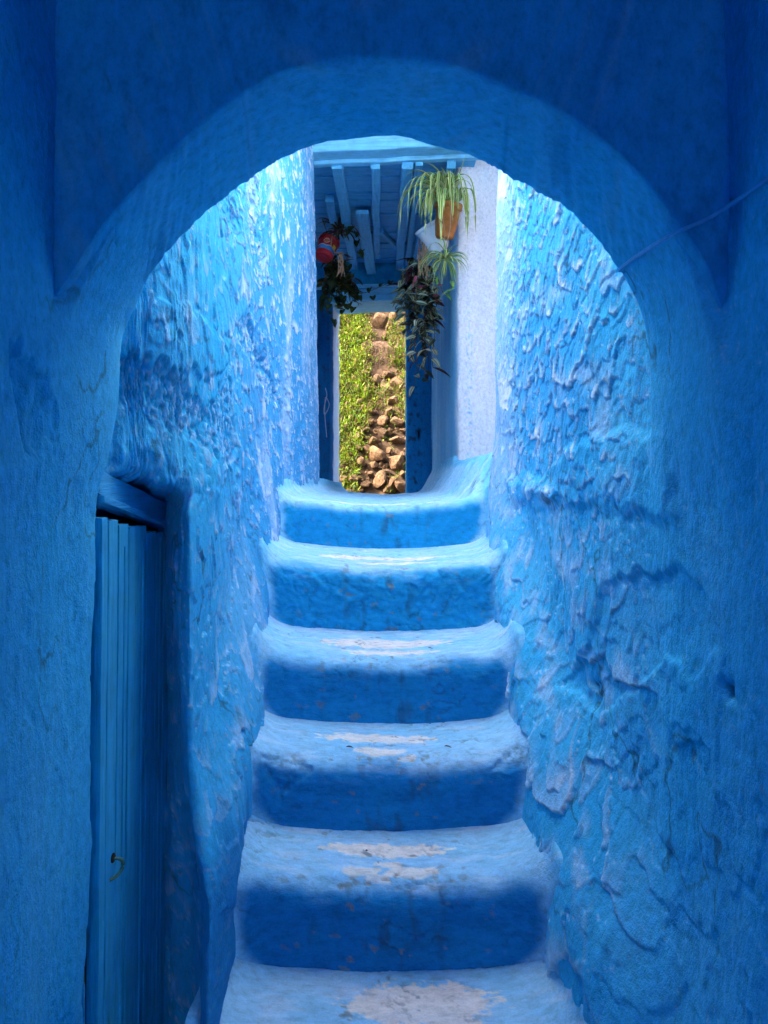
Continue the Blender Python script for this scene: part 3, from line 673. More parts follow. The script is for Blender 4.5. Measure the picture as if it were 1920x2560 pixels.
    worn = np.zeros(XX.shape)
    for cx_, cy_, rx_, ry_ in WP:
        worn = np.maximum(worn, sst(1.12, 0.98, np.sqrt(((XX - cx_) / (1.2 * rx_)) ** 2 + ((fy - cy_) / (1.3 * ry_)) ** 2) + 0.55 * wn + 0.15 * wn2))
    worn = worn * isT ** 2 * (1 - rm); ring = sst(0.05, 0.5, worn) * (1 - worn)
    col = mixc(col, CREAM, 0.95 * worn); col = mixc(col, np.array([0.50, 0.42, 0.36]), 0.45 * worn * sst(0.3, 0.7, wn2 + wn))
    tan_ = sst(0.30, 0.38, fbm(XX / 0.035, s / 0.02, sd + 31, 3)) * np.exp(-((PY - Y - 0.045) / 0.05) ** 2) * isT * np.exp(-((XX - 0.03) / 0.22) ** 2); col = mixc(col, np.array([0.42, 0.27, 0.16]), 0.8 * tan_); P = P - np.stack([0 * tan_, nrm[:, 0:1] * tan_ * 0.005, nrm[:, 1:2] * tan_ * 0.005], -1)
    crk = sst(0.030, 0.010, np.abs(fbm(XX / 0.16 + 3 * i, s / 0.14, sd + 26, 4))) * sst(0.05, 0.25, fbm(XX / 0.3, s / 0.3, sd + 28, 2)); col = mixc(col, DIRT, 0.35 * crk)
    P = P - np.stack([0 * crk, nrm[:, 0:1] * crk * 0.004, nrm[:, 1:2] * crk * 0.004], -1)
    lime = sst(0.05, 0.5, fbm(XX / 0.2, s / 0.05, sd + 18, 3)) * isT * 0.35; col = mixc(col, PALE, lime)
    grime = np.exp(-((XX - 0.0) / 0.22) ** 2) * sst(0.05, 0.5, fbm(XX / 0.05, PZ / 0.16, sd + 20, 4)) * (PY < Y + 0.03)
    col = mixc(col, DIRT, 0.55 * grime)
    chip = sst(0.40, 0.45, fbm(XX / 0.07, s / 0.05, sd + 22, 3)) * np.exp(-(XX / 0.33) ** 2)
    col = mixc(col, GREY, 0.8 * chip); 
    grimeT = isT * sst(0.25, 0.6, fbm(XX / 0.12, s / 0.03, sd + 24, 4)) * np.exp(-((XX - 0.03) / 0.25) ** 2); col = mixc(col, np.array([0.22, 0.25, 0.30]), 0.5 * grimeT)
    if last: 
        moss = sst(0.43, 0.52, XX) * sst(0.8, 0.7, XX) * sst(4.08, 4.15, PY) * sst(4.5, 4.3, PY) * sst(0.0, 0.35, fbm(XX / 0.06, PY / 0.06, 397, 3)); col = mixc(col, np.array([0.10, 0.15, 0.15]), 0.7 * moss)
    col = mixc(col, DIRT, 0.35 * peel * sst(0.0, 0.3, fbm(XX / 0.02, s / 0.02, 337, 2)))
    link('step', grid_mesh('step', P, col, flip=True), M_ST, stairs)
for i in range(len(ST)): build_step(i)

me = box_mesh('alley_floor', (2.6, 10.5, 0.3), 0.0)
a = me.attributes.new('Col', 'FLOAT_COLOR', 'POINT'); a.data.foreach_set('color', np.tile(np.r_[LIGHT * 0.7, 1], len(me.vertices)))
o = link('alley_floor', me, M_ST, kind='structure'); o.location = (0, -3.2, -1.93)

# ------------------------------------------------------------------ wall at the corner of the landing, right
def path_wall(name, P, dense, zlo, zhi, dz, side, relief, paint, mat, parent=None, back=None):
    s, X, Y, nx, ny = path_pts(P, dense); z = np.arange(zlo, zhi + dz, dz)
    S, Z = np.meshgrid(s, z, indexing='ij'); XX = X[:, None] * np.ones_like(S); YY = Y[:, None] * np.ones_like(S)
    h = relief(S, Z, XX, YY) * side
    G = np.stack([XX + nx[:, None] * h, YY + ny[:, None] * h, Z], -1)
    return link(name, grid_mesh(name, G, paint(S, Z, XX, YY), flip=side > 0, back=back), mat, parent)
def rel_c(S, Z, X, Y):
    comb = ridge(S / 0.5, Z / 0.035, 411) * sst(0.9, 0.4, Z)
    return 0.008 * fbm(S / 0.3, Z / 0.5, 401, 3) + 0.004 * fbm(S / 0.07, Z / 0.09, 403, 3) + 0.003 * comb + 0.006 * (flakes(S, Z, 0.25, 405, 3) - 0.5)
def pai_c(S, Z, X, Y):
    t = np.clip(0.5 + 0.6 * fbm(S / 0.2, Z / 0.9, 421, 4), 0, 1)
    front = sst(4.72, 4.62, Y)
    c = mixc(np.broadcast_to(MID * 0.3 + LIGHT * 0.7, X.shape + (3,)), LIGHT * 0.5 + PALE * 0.5, t)
    c = mixc(c, np.array([0.84, 0.79, 0.83]), front * (0.75 + 0.25 * t))
    st = front * np.exp(-((X - 0.53 - 0.01 * fbm(Z / 0.2, 0 * Z, 427, 2)) / 0.022) ** 2) * sst(0.1, 0.45, fbm(X / 0.015, Z / 0.02, 425, 2)) * sst(1.4, 0.7, Z)
    c = mixc(c, MID, 0.8 * st)
    return mixc(c, PALE, 0.5 * sst(4.9, 5.6, Y) * sst(0.1, 0.5, fbm(S / 0.09, Z / 1.5, 429, 3)))
o = path_wall('corner_wall', [(1.0, 2.72), (1.0, 3.6), (1.0, 4.3), (0.985, 4.56), (0.92, 4.62), (0.75, 4.625), (0.60, 4.62), (0.485, 4.62), (0.458, 4.66), (0.45, 4.8), (0.455, 5.2), (0.44, 5.9), (0.432, 6.5), (0.43, 6.74)], lambda y: 0.03 if y < 4.5 else (0.008 if y < 4.75 else 0.02), -0.35, 2.9, 0.013, -1, rel_c, pai_c, M_PL,  # unseen court side added and raised to cut sun and sky light
              back=lambda v: np.c_[np.maximum(v[:, 0], 1.0) + 0.3, v[:, 1], v[:, 2]])
scale_about_cam(o); tag(o, 'pale sky blue wall corner beside the hanging pots, above the top step', 'wall')

# ------------------------------------------------------------------ doorway at the far end
dw = thing('doorway', 'blue plastered doorway at the top of the stairs opening onto the hillside', 'doorway', (-0.13, 6.8, -0.3), k=FK)
def rel_j(S, Z, X, Y): return 0.010 * fbm(S / 0.2, Z / 0.25, 431, 3) + 0.008 * fbm(S / 0.05, Z / 0.06, 433, 3) * sst(0.7, 1.4, Z) + 0.004 * fbm(S / 0.05, Z / 0.08, 434, 3)
def pai_j(S, Z, X, Y):
    t = np.clip(0.5 + 0.6 * fbm(S / 0.1, Z / 0.4, 435, 4), 0, 1)
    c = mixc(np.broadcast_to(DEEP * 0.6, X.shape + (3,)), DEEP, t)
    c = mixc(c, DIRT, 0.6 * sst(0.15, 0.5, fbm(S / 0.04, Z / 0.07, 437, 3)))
    return mixc(c, PALE * 0.85 + LIGHT * 0.15, sst(6.78, 6.84, Y + 0.03 * fbm(Z / 0.12, S / 0.1, 439, 3)))  # pale ragged reveal: outside light painted onto the jamb
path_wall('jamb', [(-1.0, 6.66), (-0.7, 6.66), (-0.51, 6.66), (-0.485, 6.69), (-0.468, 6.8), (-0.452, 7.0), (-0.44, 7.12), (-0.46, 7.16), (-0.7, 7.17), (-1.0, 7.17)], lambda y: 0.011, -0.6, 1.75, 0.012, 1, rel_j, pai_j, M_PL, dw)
def pai_j2(S, Z, X, Y):
    t = np.clip(0.5 + 0.6 * fbm(S / 0.1, Z / 0.4, 445, 4), 0, 1)
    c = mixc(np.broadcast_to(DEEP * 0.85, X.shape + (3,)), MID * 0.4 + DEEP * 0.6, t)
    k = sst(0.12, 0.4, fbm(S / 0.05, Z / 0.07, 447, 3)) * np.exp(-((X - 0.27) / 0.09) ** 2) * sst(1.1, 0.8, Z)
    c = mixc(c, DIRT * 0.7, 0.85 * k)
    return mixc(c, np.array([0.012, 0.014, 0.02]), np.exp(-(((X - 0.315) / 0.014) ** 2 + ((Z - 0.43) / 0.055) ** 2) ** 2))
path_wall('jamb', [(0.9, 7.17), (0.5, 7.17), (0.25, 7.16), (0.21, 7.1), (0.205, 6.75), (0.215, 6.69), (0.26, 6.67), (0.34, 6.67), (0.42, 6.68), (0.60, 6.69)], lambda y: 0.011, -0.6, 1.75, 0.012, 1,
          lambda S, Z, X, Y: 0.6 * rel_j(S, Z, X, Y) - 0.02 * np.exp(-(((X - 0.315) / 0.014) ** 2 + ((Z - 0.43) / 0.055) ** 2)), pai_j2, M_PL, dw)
lm = box_mesh('lintel', (1.5, 0.46, 0.115), 0.008, 6, 0.004, 3)
lt = o = link('lintel', lm, M_BEAM, dw); o.location = (-0.1, 6.90, 1.683); o.rotation_euler = (0, math.radians(-1.6), 0)
lm = box_mesh('lintel_moulding', (1.5, 0.05, 0.03), 0.006, 6, 0.002, 4)
o = link('lintel_moulding', lm, M_BEAM, dw); o.location = (-0.1, 6.645, 1.755); o.rotation_euler = (0, math.radians(-1.6), 0); sub(o, lt)
def pai_w(S, Z, X, Y):
    t = np.clip(0.45 + 0.8 * fbm(S / 0.1, Z / 0.1, 455, 4), 0, 1)
    return mixc(np.broadcast_to(DEEP, X.shape + (3,)), MID, t)
path_wall('wall_above', [(-1.0, 6.69), (0.0, 6.69), (0.9, 6.69)], lambda y: 0.02, 1.70, 2.3, 0.02, 1, lambda S, Z, X, Y: 0.02 * fbm(S / 0.1, Z / 0.1, 451, 3), pai_w, M_PL, dw,
          back=lambda v: np.c_[v[:, 0], v[:, 1] + 0.45, v[:, 2]])

# ------------------------------------------------------------------ plank ceiling over the landing
ZC = 1.965
ce = thing('wooden_ceiling', 'blue painted plank ceiling with rafters over the landing', 'ceiling', (-0.06, 5.5, ZC), k=FK)
bmesh_boards = [box_mesh('board', (1.25, 0.128, 0.03), 0.005, 7, 0.003, k) for k in range(5)]
y = 4.50; k = 0
while y < 6.62:
    o = link('board', bmesh_boards[k % 5], M_BOARD, ce); o.location = (-0.06, y + 0.066, ZC + 0.015 + 0.005 * math.sin(k * 2.4)); o.rotation_euler = (0.012 * math.sin(k * 1.7), 0, 0.006 * math.sin(k * 3.1)); o.scale = (1, 0.96 + 0.04 * math.sin(k), 1)
    y += 0.134; k += 1
def stick(name, a, b, wx, hz, mat, seed, cuts=5, jit=0.005, parent=ce):
    a = Vector(a); b = Vector(b); L = (b - a).length
    o = link(name, box_mesh(name, (wx, L, hz), 0.006, cuts, jit, seed), mat, parent)
    d = (b - a).normalized(); o.location = (a + b) / 2
    o.rotation_euler = (math.asin(d.z), 0, -math.atan2(d.x, d.y)); return o
zr = ZC - 0.032
stick('rafter', (-0.283, 4.5, zr), (-0.27, 6.64, zr), 0.068, 0.06, M_RAFT, 1)
stick('rafter', (-0.055, 4.5, zr + 0.004), (-0.066, 6.35, zr + 0.004), 0.055, 0.055, M_RAFT, 2, 6, 0.008)
stick('rafter', (0.142, 4.5, zr), (0.135, 6.66, zr), 0.070, 0.065, M_RAFT, 3)
stick('rafter', (0.212, 4.5, zr + 0.012), (0.205, 6.6, zr + 0.012), 0.045, 0.04, M_RAFT, 4)
stick('rafter', (0.41, 4.5, zr), (0.40, 6.6, zr), 0.05, 0.05, M_RAFT, 5)
stick('batten', (-0.155, 5.22, zr - 0.028), (-0.115, 6.66, zr - 0.055), 0.088, 0.03, M_RAFT, 6)
stick('batten', (-0.375, 5.05, zr), (-0.385, 5.95, zr), 0.055, 0.05, M_RAFT, 7, 3)
stick('batten', (0.285, 5.75, zr + 0.004), (0.27, 6.6, zr + 0.004), 0.05, 0.03, M_RAFT, 8, 3)
stick('brace', (-0.03, 5.72, zr + 0.012), (0.13, 6.22, zr + 0.012), 0.035, 0.035, M_RAFT, 9, 3)
be = o = link('beam', box_mesh('beam', (1.30, 0.15, 0.20), 0.014, 10, 0.004, 12), M_BEAM, ce); o.location = (-0.05, 4.43, 2.055); o.rotation_euler = (0, math.radians(-3.0), math.radians(0))
o = link('beam_moulding', box_mesh('beam_moulding', (1.30, 0.055, 0.045), 0.01, 10, 0.003, 13), M_BEAM, ce); o.location = (-0.05, 4.50, 1.955); o.rotation_euler = (0, math.radians(-2.6), 0); sub(o, be)
# unseen block above the ceiling, added to cut sky light on the landing
bm_ = box_mesh('sky_blocker', (2.0, 3.85, 0.9), 0.02)
a = bm_.attributes.new('Col', 'FLOAT_COLOR', 'POINT'); a.data.foreach_set('color', np.tile(np.r_[LIGHT, 1], len(bm_.vertices)))
o = link('sky_blocker', bm_, M_PL); o.location = (0.0, 5.225, 2.68)
scale_about_cam(o); tag(o, 'unseen blue plastered block added over the landing to cut sky light', 'light blocker')

# ------------------------------------------------------------------ plank door in the left wall
dr = thing('plank_door', 'weathered blue plank door with a bronze pull, in the left wall', 'door', (-0.75, 2.15, -1.5))
edges = [1.79, 1.832, 1.901, 1.975, 2.052, 2.129, 2.215, 2.288, 2.351]
for k in range(len(edges) - 1):
    y0, y1 = edges[k], edges[k + 1]; wv = y1 - y0 - (0.006 if k != 4 else 0.010)
    ztop = -0.080 - 0.15 * (y1 - 1.8) + random.uniform(-0.006, 0.004); zb = -1.77
    me = box_mesh('plank', (0.03, wv, ztop - zb), 0.0022, 9, 0.0008, 20 + k)
    o = link('plank', me, M_DOOR, dr); o.location = (-0.703 + random.uniform(-0.0015, 0.0015), (y0 + y1) / 2, (ztop + zb) / 2)
    o.rotation_euler = (random.uniform(-0.002, 0.002), random.uniform(-0.001, 0.001) + 0.010, random.uniform(-0.004, 0.004))
for (yb, wv) in ((1.94, 0.003), (2.09, 0.003), (2.25, 0.003)):      # beads run down the boards
    o = link('bead', box_mesh('bead', (0.008, wv, 1.56), 0.0012, 6, 0.0008, int(yb * 100)), M_DOOR, dr); o.location = (-0.6895, yb, -0.95); o.rotation_euler = (0, 0.010, 0)
me = box_mesh('dark_backing', (0.02, 0.80, 1.66), 0.0)
o = link('dark_backing', me, M_RUST, dr); o.location = (-0.735, 1.99, -0.94)  # near-black sheet added so the plank gaps look shaded
fr = thing('door_frame', 'blue wooden door frame with tilted lintel round the plank door', 'door frame', (-0.75, 2.2, -1.5))
hd_ = stick('head', (-0.735, 1.795, 0.0), (-0.735, 2.40, -0.108), 0.09, 0.062, M_FRAME, 31, 6, 0.003, fr)  # tilted to follow the lintel's slope in the image
sub(stick('head_moulding', (-0.705, 1.795, -0.040), (-0.705, 2.40, -0.148), 0.06, 0.02, M_FRAME, 32, 6, 0.002, fr), hd_)
o = link('post', box_mesh('post', (0.10, 0.035, 1.64), 0.005, 6, 0.0015, 33), M_DOOR, fr); o.location = (-0.735, 2.393, -0.95); o.rotation_euler = (0, 0.012, 0)
hp = [dpt(x, yv, 1.93) for x, yv in ((219, 1848), (229, 1852), (231, 1868), (226, 1884), (216, 1894), (204, 1899))]
hx = -0.722
hp = [Vector((-0.744, p.y + 0.0, p.z)) for p in hp]
hpts = [(-0.690, 1.880, -0.958), (-0.668, 1.885, -0.960), (-0.654, 1.893, -0.972), (-0.652, 1.893, -0.994), (-0.660, 1.880, -1.016), (-0.674, 1.862, -1.026), (-0.690, 1.845, -1.029)]
hpts = [tuple(Vector(hpts[0]).lerp(Vector(p), 0.62)) for p in hpts]
hs = [tuple(p) for p in spline(hpts, 22)]
hd = tubes('handle', [(hs, [0.0036 + 0.0014 * math.sin(math.pi * i / 21) for i in range(22)])], M_BRONZE, dr, n=8)
pm_ = lathe('handle_plate', [(0.0, 0.004), (0.009, 0.0035), (0.012, 0.001), (0.012, -0.004)], 14)
o = link('handle_plate', pm_, M_RUST, dr); o.location = (-0.688, 1.880, -0.956); o.rotation_euler = (0, math.radians(90), 0); sub(o, hd)

# ------------------------------------------------------------------ hillside beyond the doorway
HY = [6.6, 7.25, 7.9, 8.3, 8.8, 9.4, 10.5, 13.0, 18.0, 40.0]; HZ = [-0.75, -0.72, -0.62, -0.15, 0.62, 1.30, 2.55, 4.6, 7.5, 14.0]
def hill_z(y, x=0): return np.interp(y, HY, HZ) + 0.10 * fbm(np.asarray(x) / 0.6, np.asarray(y) / 0.5, 501, 3) * sst(7.6, 8.3, np.asarray(y))
ys = np.r_[np.arange(6.75, 12, 0.05), np.geomspace(12, 40, 25)]; xs = np.r_[-np.geomspace(14, 2, 14), np.arange(-1.9, 1.9, 0.06), np.geomspace(2, 14, 14)]
HYm, HXm = np.meshgrid(ys, xs, indexing='ij'); HZm = hill_z(HYm, HXm) + 0.03 * fbm(HXm / 0.09, HYm / 0.09, 505, 3)
P = np.stack([HXm, HYm, HZm], -1)
t = np.clip(0.5 + 0.7 * fbm(HXm / 0.2, HYm / 0.15, 511, 4), 0, 1); hc = mixc(np.broadcast_to(np.array([0.022, 0.014, 0.008]), P.shape), np.array([0.07, 0.042, 0.025]), t)
M_EARTH = col_mat('dry_earth', 0.95, 0.1, 0, 0.0)
hill = link('hillside', grid_mesh('hillside', P, hc, flip=False), M_EARTH, kind='structure'); hill['_m'] = [0, 0, 0]; ROOTS.append(hill); scale_about_cam(hill)
gm = mesh_np('ground', [(-900, -900, -2.4), (900, -900, -2.4), (900, 900, -2.4), (-900, 900, -2.4)], [(0, 1, 2, 3)], np.tile([0.16, 0.12, 0.08], (4, 1)))
link('ground', gm, M_EARTH, kind='structure')

def hill_hit(u, v):
    lo, hi = 7.3, 16.0
    for _ in range(50):
        m = (lo + hi) / 2; p = pt(u, v, m)
        if p.z > float(hill_z(m, p.x)): lo = m
        else: hi = m
    return pt(u, v, lo)
def stone_mesh(seed, sub=2):
    r = random.Random(seed); bm = bmesh.new(); bmesh.ops.create_icosphere(bm, subdivisions=sub, radius=1.0)
    pl = [(Vector((r.gauss(0, 1), r.gauss(0, 1), r.gauss(0, 1))).normalized(), r.uniform(0.45, 0.82)) for _ in range(10)]
    for v in bm.verts:
        for n, d in pl:
            e = v.co.dot(n)
            if e > d: v.co -= n * (e - d)
        v.co *= 1 + r.uniform(-0.02, 0.02)
    me = bpy.data.meshes.new('stone'); bm.to_mesh(me); bm.free()
    for p in me.polygons: p.use_smooth = False
    return me
def stone_material():
    m, t, b = new_mat('warm_limestone', 0.9, 0.15); n = pos_noise(t, 4.0, 6, 0.7, obj=True); n2 = pos_noise(t, 14, 5, 0.7, obj=True)
    c = ramp(t, n.outputs[0], [(0.25, (0.045, 0.025, 0.012)), (0.45, (0.115, 0.066, 0.034)), (0.62, (0.185, 0.12, 0.07)), (0.8, (0.27, 0.21, 0.155))])
    c = mixn(t, c, (0.27, 0.12, 0.04), ramp(t, n2.outputs[0], [(0.48, 0.0), (0.68, 0.75)]))
    oi = t.nodes.new('ShaderNodeObjectInfo'); hsv = t.nodes.new('ShaderNodeHueSaturation'); mr = nd(t, 'ShaderNodeMapRange'); mr.inputs['To Min'].default_value = 0.55; mr.inputs['To Max'].default_value = 1.25
    t.links.new(oi.outputs['Random'], mr.inputs['Value']); t.links.new(mr.outputs[0], hsv.inputs['Value']); t.links.new(c, hsv.inputs['Color']); t.links.new(hsv.outputs[0], b.inputs['Base Color'])
    add_bump(t, b, [(n2.outputs[0], 0.8, 0.12)]); return m
M_STONE = stone_material(); SM = [stone_mesh(900 + k) for k in range(16)]
def stone(p, w, h, seed):
    r = random.Random(seed); o = link('stone', SM[seed % 16], M_STONE, hill)
    o.location = p; o.scale = (w * 0.60, (w + h) * 0.30, h * 0.60); o.rotation_euler = (r.uniform(-0.35, 0.35), r.uniform(-0.35, 0.35), r.uniform(-1, 1)); return o
SL = [(660, 850, 130, 110), (715, 950, 140, 150), (690, 1120, 110, 130), (660, 1250, 90, 130), (590, 1340, 110, 110), (740, 1350, 170, 90), (580, 1470, 100, 110), (665, 1450, 70, 80), (480, 1550, 110, 100),
      (530, 1690, 180, 180), (750, 1540, 170, 80), (720, 1770, 160, 180), (510, 1810, 90, 80), (350, 1770, 110, 100), (420, 1640, 80, 100), (270, 1960, 120, 110), (180, 1955, 80, 80), (155, 2050, 90, 130), (230, 2090, 90, 70),
      (400, 2020, 120, 100), (555, 1960, 90, 180), (615, 1880, 130, 60), (690, 2010, 120, 160), (785, 2040, 110, 210), (370, 1205, 80, 90), (345, 1130, 70, 70), (310, 980, 60, 100), (290, 890, 90, 80), (410, 840, 100, 90),
      (520, 910, 110, 130), (600, 980, 70, 90), (320, 1500, 80, 80), (350, 1630, 90, 80), (200, 1400, 70, 100), (400, 1430, 80, 70), (470, 1360, 70, 100), (390, 560, 100, 130), (560, 290, 130, 190), (545, 110, 130, 110),
      (395, 170, 90, 170), (620, 130, 70, 80), (700, 230, 80, 90), (600, 440, 60, 110), (650, 1650, 70, 70), (800, 1700, 60, 70), (690, 690, 80, 70), (690, 140, 80, 60), (470, 60, 90, 70), (500, 1250, 70, 60), (620, 2080, 80, 60),
      (800, 1440, 80, 60), (800, 1900, 70, 80), (450, 1900, 80, 60), (260, 1300, 70, 60), (300, 700, 80, 60), (250, 500, 60, 60), (640, 330, 60, 120)]
for k, (cx, cyv, wv, hv) in enumerate(SL):
    u, v = 820 + cx * 0.235, 740 + cyv * 0.235; p = hill_hit(u, v); sx = 0.235 * p.y / F
    stone(p + Vector((0, -0.05, 0.01)), wv * sx * 1.08, hv * sx * 1.04, k + 3)
r = random.Random(78)
for k in range(190):
    cx = r.uniform(120, 840); cyv = r.uniform(800, 2130)
    if cx < np.interp(cyv, [800, 1300, 1500, 1800, 2130], [420, 400, 260, 180, 120]): continue
    p = hill_hit(820 + cx * 0.235, 740 + cyv * 0.235); s_ = r.uniform(0.03, 0.075); stone(p + Vector((0, 0.01, 0)), s_ * 1.3, s_, k + 400)
r = random.Random(77)
for k in range(70):      # the slope goes on to either side of the doorway
    x = r.uniform(-1.6, 1.5); yv = r.uniform(8.0, 10.6)
    u = CU + F * x / yv
    if 850 < u < 1010: continue
    s = r.uniform(0.07, 0.17); stone(Vector((x, yv, float(hill_z(yv, x)))), s * 1.2, s, k + 200)

def grass():
    n = 60000; R = np.random.default_rng(5)
    yv = R.uniform(7.8, 11.6, n); x = np.where(R.random(n) < 0.72, R.uniform(-0.75, 0.45, n), R.uniform(-2.4, 2.2, n))
    z = hill_z(yv, x); u = CU + F * x / yv; v = VH - F * z / yv
    cx = (u - 820) / 0.235; cyv = (v - 740) / 0.235
    # grass keeps to the left and to pockets between the stones
    edge = np.interp(cyv, [0, 300, 500, 800, 1000, 1300, 1500, 1800, 2100], [400, 450, 500, 430, 500, 470, 400, 340, 300])
    d = np.where(fbm(x / 0.25, yv / 0.2, 521, 3) > 0.12, 1.0, 0.0)
    keep = (cx < edge + 90 * fbm(x / 0.1, yv / 0.1, 523, 2)) & (R.random(n) < 0.92) | ((R.random(n) < 0.20) & (d > 0)) | ((cx > 640) & (cyv < 780) & (cyv > 300) & (R.random(n) < 0.75)) | ((cx > 740) & (cyv > 850) & (cyv < 1300) & (R.random(n) < 0.8)) | ((cx > 400) & (cx < 640) & (cyv > 1000) & (cyv < 1250) & (R.random(n) < 0.5))
    x, yv, z = x[keep], yv[keep], z[keep]; n = len(x)
    V = np.zeros((n, 4, 3)); L = R.uniform(0.03, 0.085, n) * np.clip(1 + 1.5 * fbm(x / 0.1, yv / 0.1, 533, 2), 0.5, 2.0); wd = R.uniform(0.0035, 0.010, n); az = R.uniform(0, 2 * np.pi, n); el = R.uniform(0.15, 1.35, n)
    dr_ = np.stack([np.cos(az) * np.cos(el), np.sin(az) * np.cos(el) - 0.35, np.sin(el)], 1); dr_ /= np.linalg.norm(dr_, axis=1, keepdims=True)
    sd_ = np.stack([-np.sin(az), np.cos(az), R.uniform(-0.4, 0.4, n)], 1)
    lift = np.maximum(R.normal(0.03, 0.035, n), -0.01); B = np.stack([x, yv - lift * 0.7, z + lift], 1)
    V[:, 0] = B; V[:, 1] = B + dr_ * (L * 0.5)[:, None] + sd_ * wd[:, None]; V[:, 2] = B + dr_ * L[:, None] - np.array([0, 0, 0.25]) * (L * R.random(n))[:, None]; V[:, 3] = B + dr_ * (L * 0.5)[:, None] - sd_ * wd[:, None]
    g = R.random(n); base = np.array([0.10, 0.165, 0.006])[None] * (0.55 + 0.75 * R.random(n))[:, None]
    base = np.where((g < 0.22)[:, None], np.array([0.15, 0.15, 0.015])[None] * (0.7 + 0.5 * R.random(n))[:, None], base); base = np.where((g > 0.86)[:, None], np.array([0.045, 0.10, 0.012])[None], base)
    cl = fbm(x / 0.09, yv / 0.08, 531, 3); base = base * np.clip(1.0 + 1.3 * cl, 0.35, 1.6)[:, None]
    dry = (R.random(n) < 0.10) | ((((CU + F * x / yv) - 820) / 0.235 > 400) & (R.random(n) < 0.25)); base = np.where(dry[:, None], np.array([0.12, 0.072, 0.034])[None] * (0.6 + 0.8 * R.random(n))[:, None], base)
    me = mesh_np('grass', V.reshape(-1, 3), np.arange(n * 4).reshape(n, 4), np.repeat(base, 4, axis=0), smooth=False)
    o = link('hill_grass', me, M_GRASS, kind='stuff'); scale_about_cam(o); o['label'] = 'sunlit yellow green grass and weeds on the stony slope'; o['category'] = 'grass'
grass()
# tuft of dry roots hanging over the stones
r = random.Random(12); strands = []
c0 = hill_hit(820 + 540 * 0.235, 740 + 560 * 0.235) + Vector((0, -0.05, 0.02))
for k in range(46):
    a = r.gauss(0.1, 1.0); L = r.uniform(0.12, 0.40); pts = []
    for j in range(7):
        f = j / 6; q = c0 + Vector((0, -0.06, 0.03)) + Vector((math.sin(a) * L * f * 0.9 + r.uniform(-0.02, 0.02) + r.uniform(-0.10, 0.10) * (1 - f) * r.random(), -0.12 * math.sin(f * 2.2) - 0.02 * r.random(), -L * f * f * 0.95 + 0.02 * r.random()))
        zz = float(hill_z(q.y, q.x)) + 0.03
        if q.z < zz: q.y -= (zz - q.z) * 0.6
        pts.append(q)
    strands.append((pts, r.uniform(0.0012, 0.0028)))
o = tubes('root_tuft', strands, M_ROOT, None, n=4); scale_about_cam(o); tag(o, 'tuft of dry brown roots hanging over the stones on the slope', 'roots')

# ------------------------------------------------------------------ leaves
def leaf_mesh(name, L, W, colf, nx=4, ny=7, fold=0.25, droop=0.3, shape='lance', notch=0.0):
    """lies along +x, upper side +z; colf(across -1..1, along 0..1) gives the colour"""
    V = []; Fq = []; col = []
    for i in range(ny):
        t = i / (ny - 1)
        if shape == 'lance': wd = math.sin(math.pi * min(1, t * 0.94 + 0.06)) ** 0.75 * (1 - 0.35 * t)
        elif shape == 'heart': wd = (math.sin(math.pi * (0.22 + 0.78 * t)) ** 0.7) * (1.1 - 0.3 * t)
        else: wd = math.sin(math.pi * min(1, 0.15 + 0.85 * t)) ** 0.5
        if i == ny - 1: wd = 0.02
        for j in range(nx + 1):
            a = 2 * j / nx - 1
            x = L * t - (notch * L * abs(a) * (1 - t) if notch else 0); zz = fold * W * 0.5 * abs(a) * wd - droop * L * t * t
            V.append((x, a * W * 0.5 * wd, zz)); col.append(colf(a, t))
    for i in range(ny - 1):
        for j in range(nx):
            q = i * (nx + 1) + j; Fq.append((q, q + 1, q + nx + 2, q + nx + 1))
    return mesh_np(name, V, Fq, col)
def zebra(a, t):
    if 0.2 < abs(a) < 0.8 and 0.04 < t < 0.93: return (0.42, 0.48, 0.32)
    return (0.025, 0.045, 0.022)
def zebra_dark(a, t): return (0.055, 0.075, 0.045) if 0.3 < abs(a) < 0.7 else (0.014, 0.022, 0.013)
ZB = [leaf_mesh('leaf', 0.072, 0.038, zebra, 6, 7, 0.35, d) for d in (0.1, 0.35, 0.6)] + [leaf_mesh('leaf', 0.066, 0.038, zebra_dark, 6, 7, 0.3, d) for d in (0.2, 0.5)]
PK = [leaf_mesh('leaf', 0.062, 0.026, lambda a, t: (0.52, 0.10, 0.14) if 0.2 < abs(a) < 0.85 else (0.25, 0.05, 0.09), 6, 7, 0.3, d) for d in (0.05, 0.3)]
PU = [leaf_mesh('leaf', 0.10, 0.032, lambda a, t: (0.05, 0.016, 0.024) if abs(a) < 0.6 else (0.085, 0.02, 0.045), 4, 8, 0.4, d) for d in (0.2, 0.5)]
HT = [leaf_mesh('leaf', 0.060, 0.060, lambda a, t: (0.022, 0.050, 0.016) if abs(a) > 0.1 else (0.05, 0.085, 0.03), 6, 7, 0.25, d, 'heart', 0.18) for d in (0.1, 0.4)]
GR = [leaf_mesh('leaf', 0.075, 0.052, lambda a, t: (0.11, 0.30, 0.04) if abs(a - 0.2) > 0.35 else (0.26, 0.40, 0.10), 6, 7, 0.25, 0.3, 'heart', 0.15)]

def place_leaf(parent, me, p, dirv, roll=0.0, s=1.0, name='leaf', mat=None):
    d = Vector(dirv).normalized(); up = Vector((0, 0, 1)) if abs(d.z) < 0.95 else Vector((0, -1, 0))
    yv = up.cross(d).normalized(); zv = d.cross(yv); R = Matrix((d, yv, zv)).transposed() @ Matrix.Rotation(roll, 3, 'X')
    o = link(name, me, mat or M_LEAF, parent); o.location = p; o.rotation_euler = R.to_euler(); o.scale = (s, s, s); return o

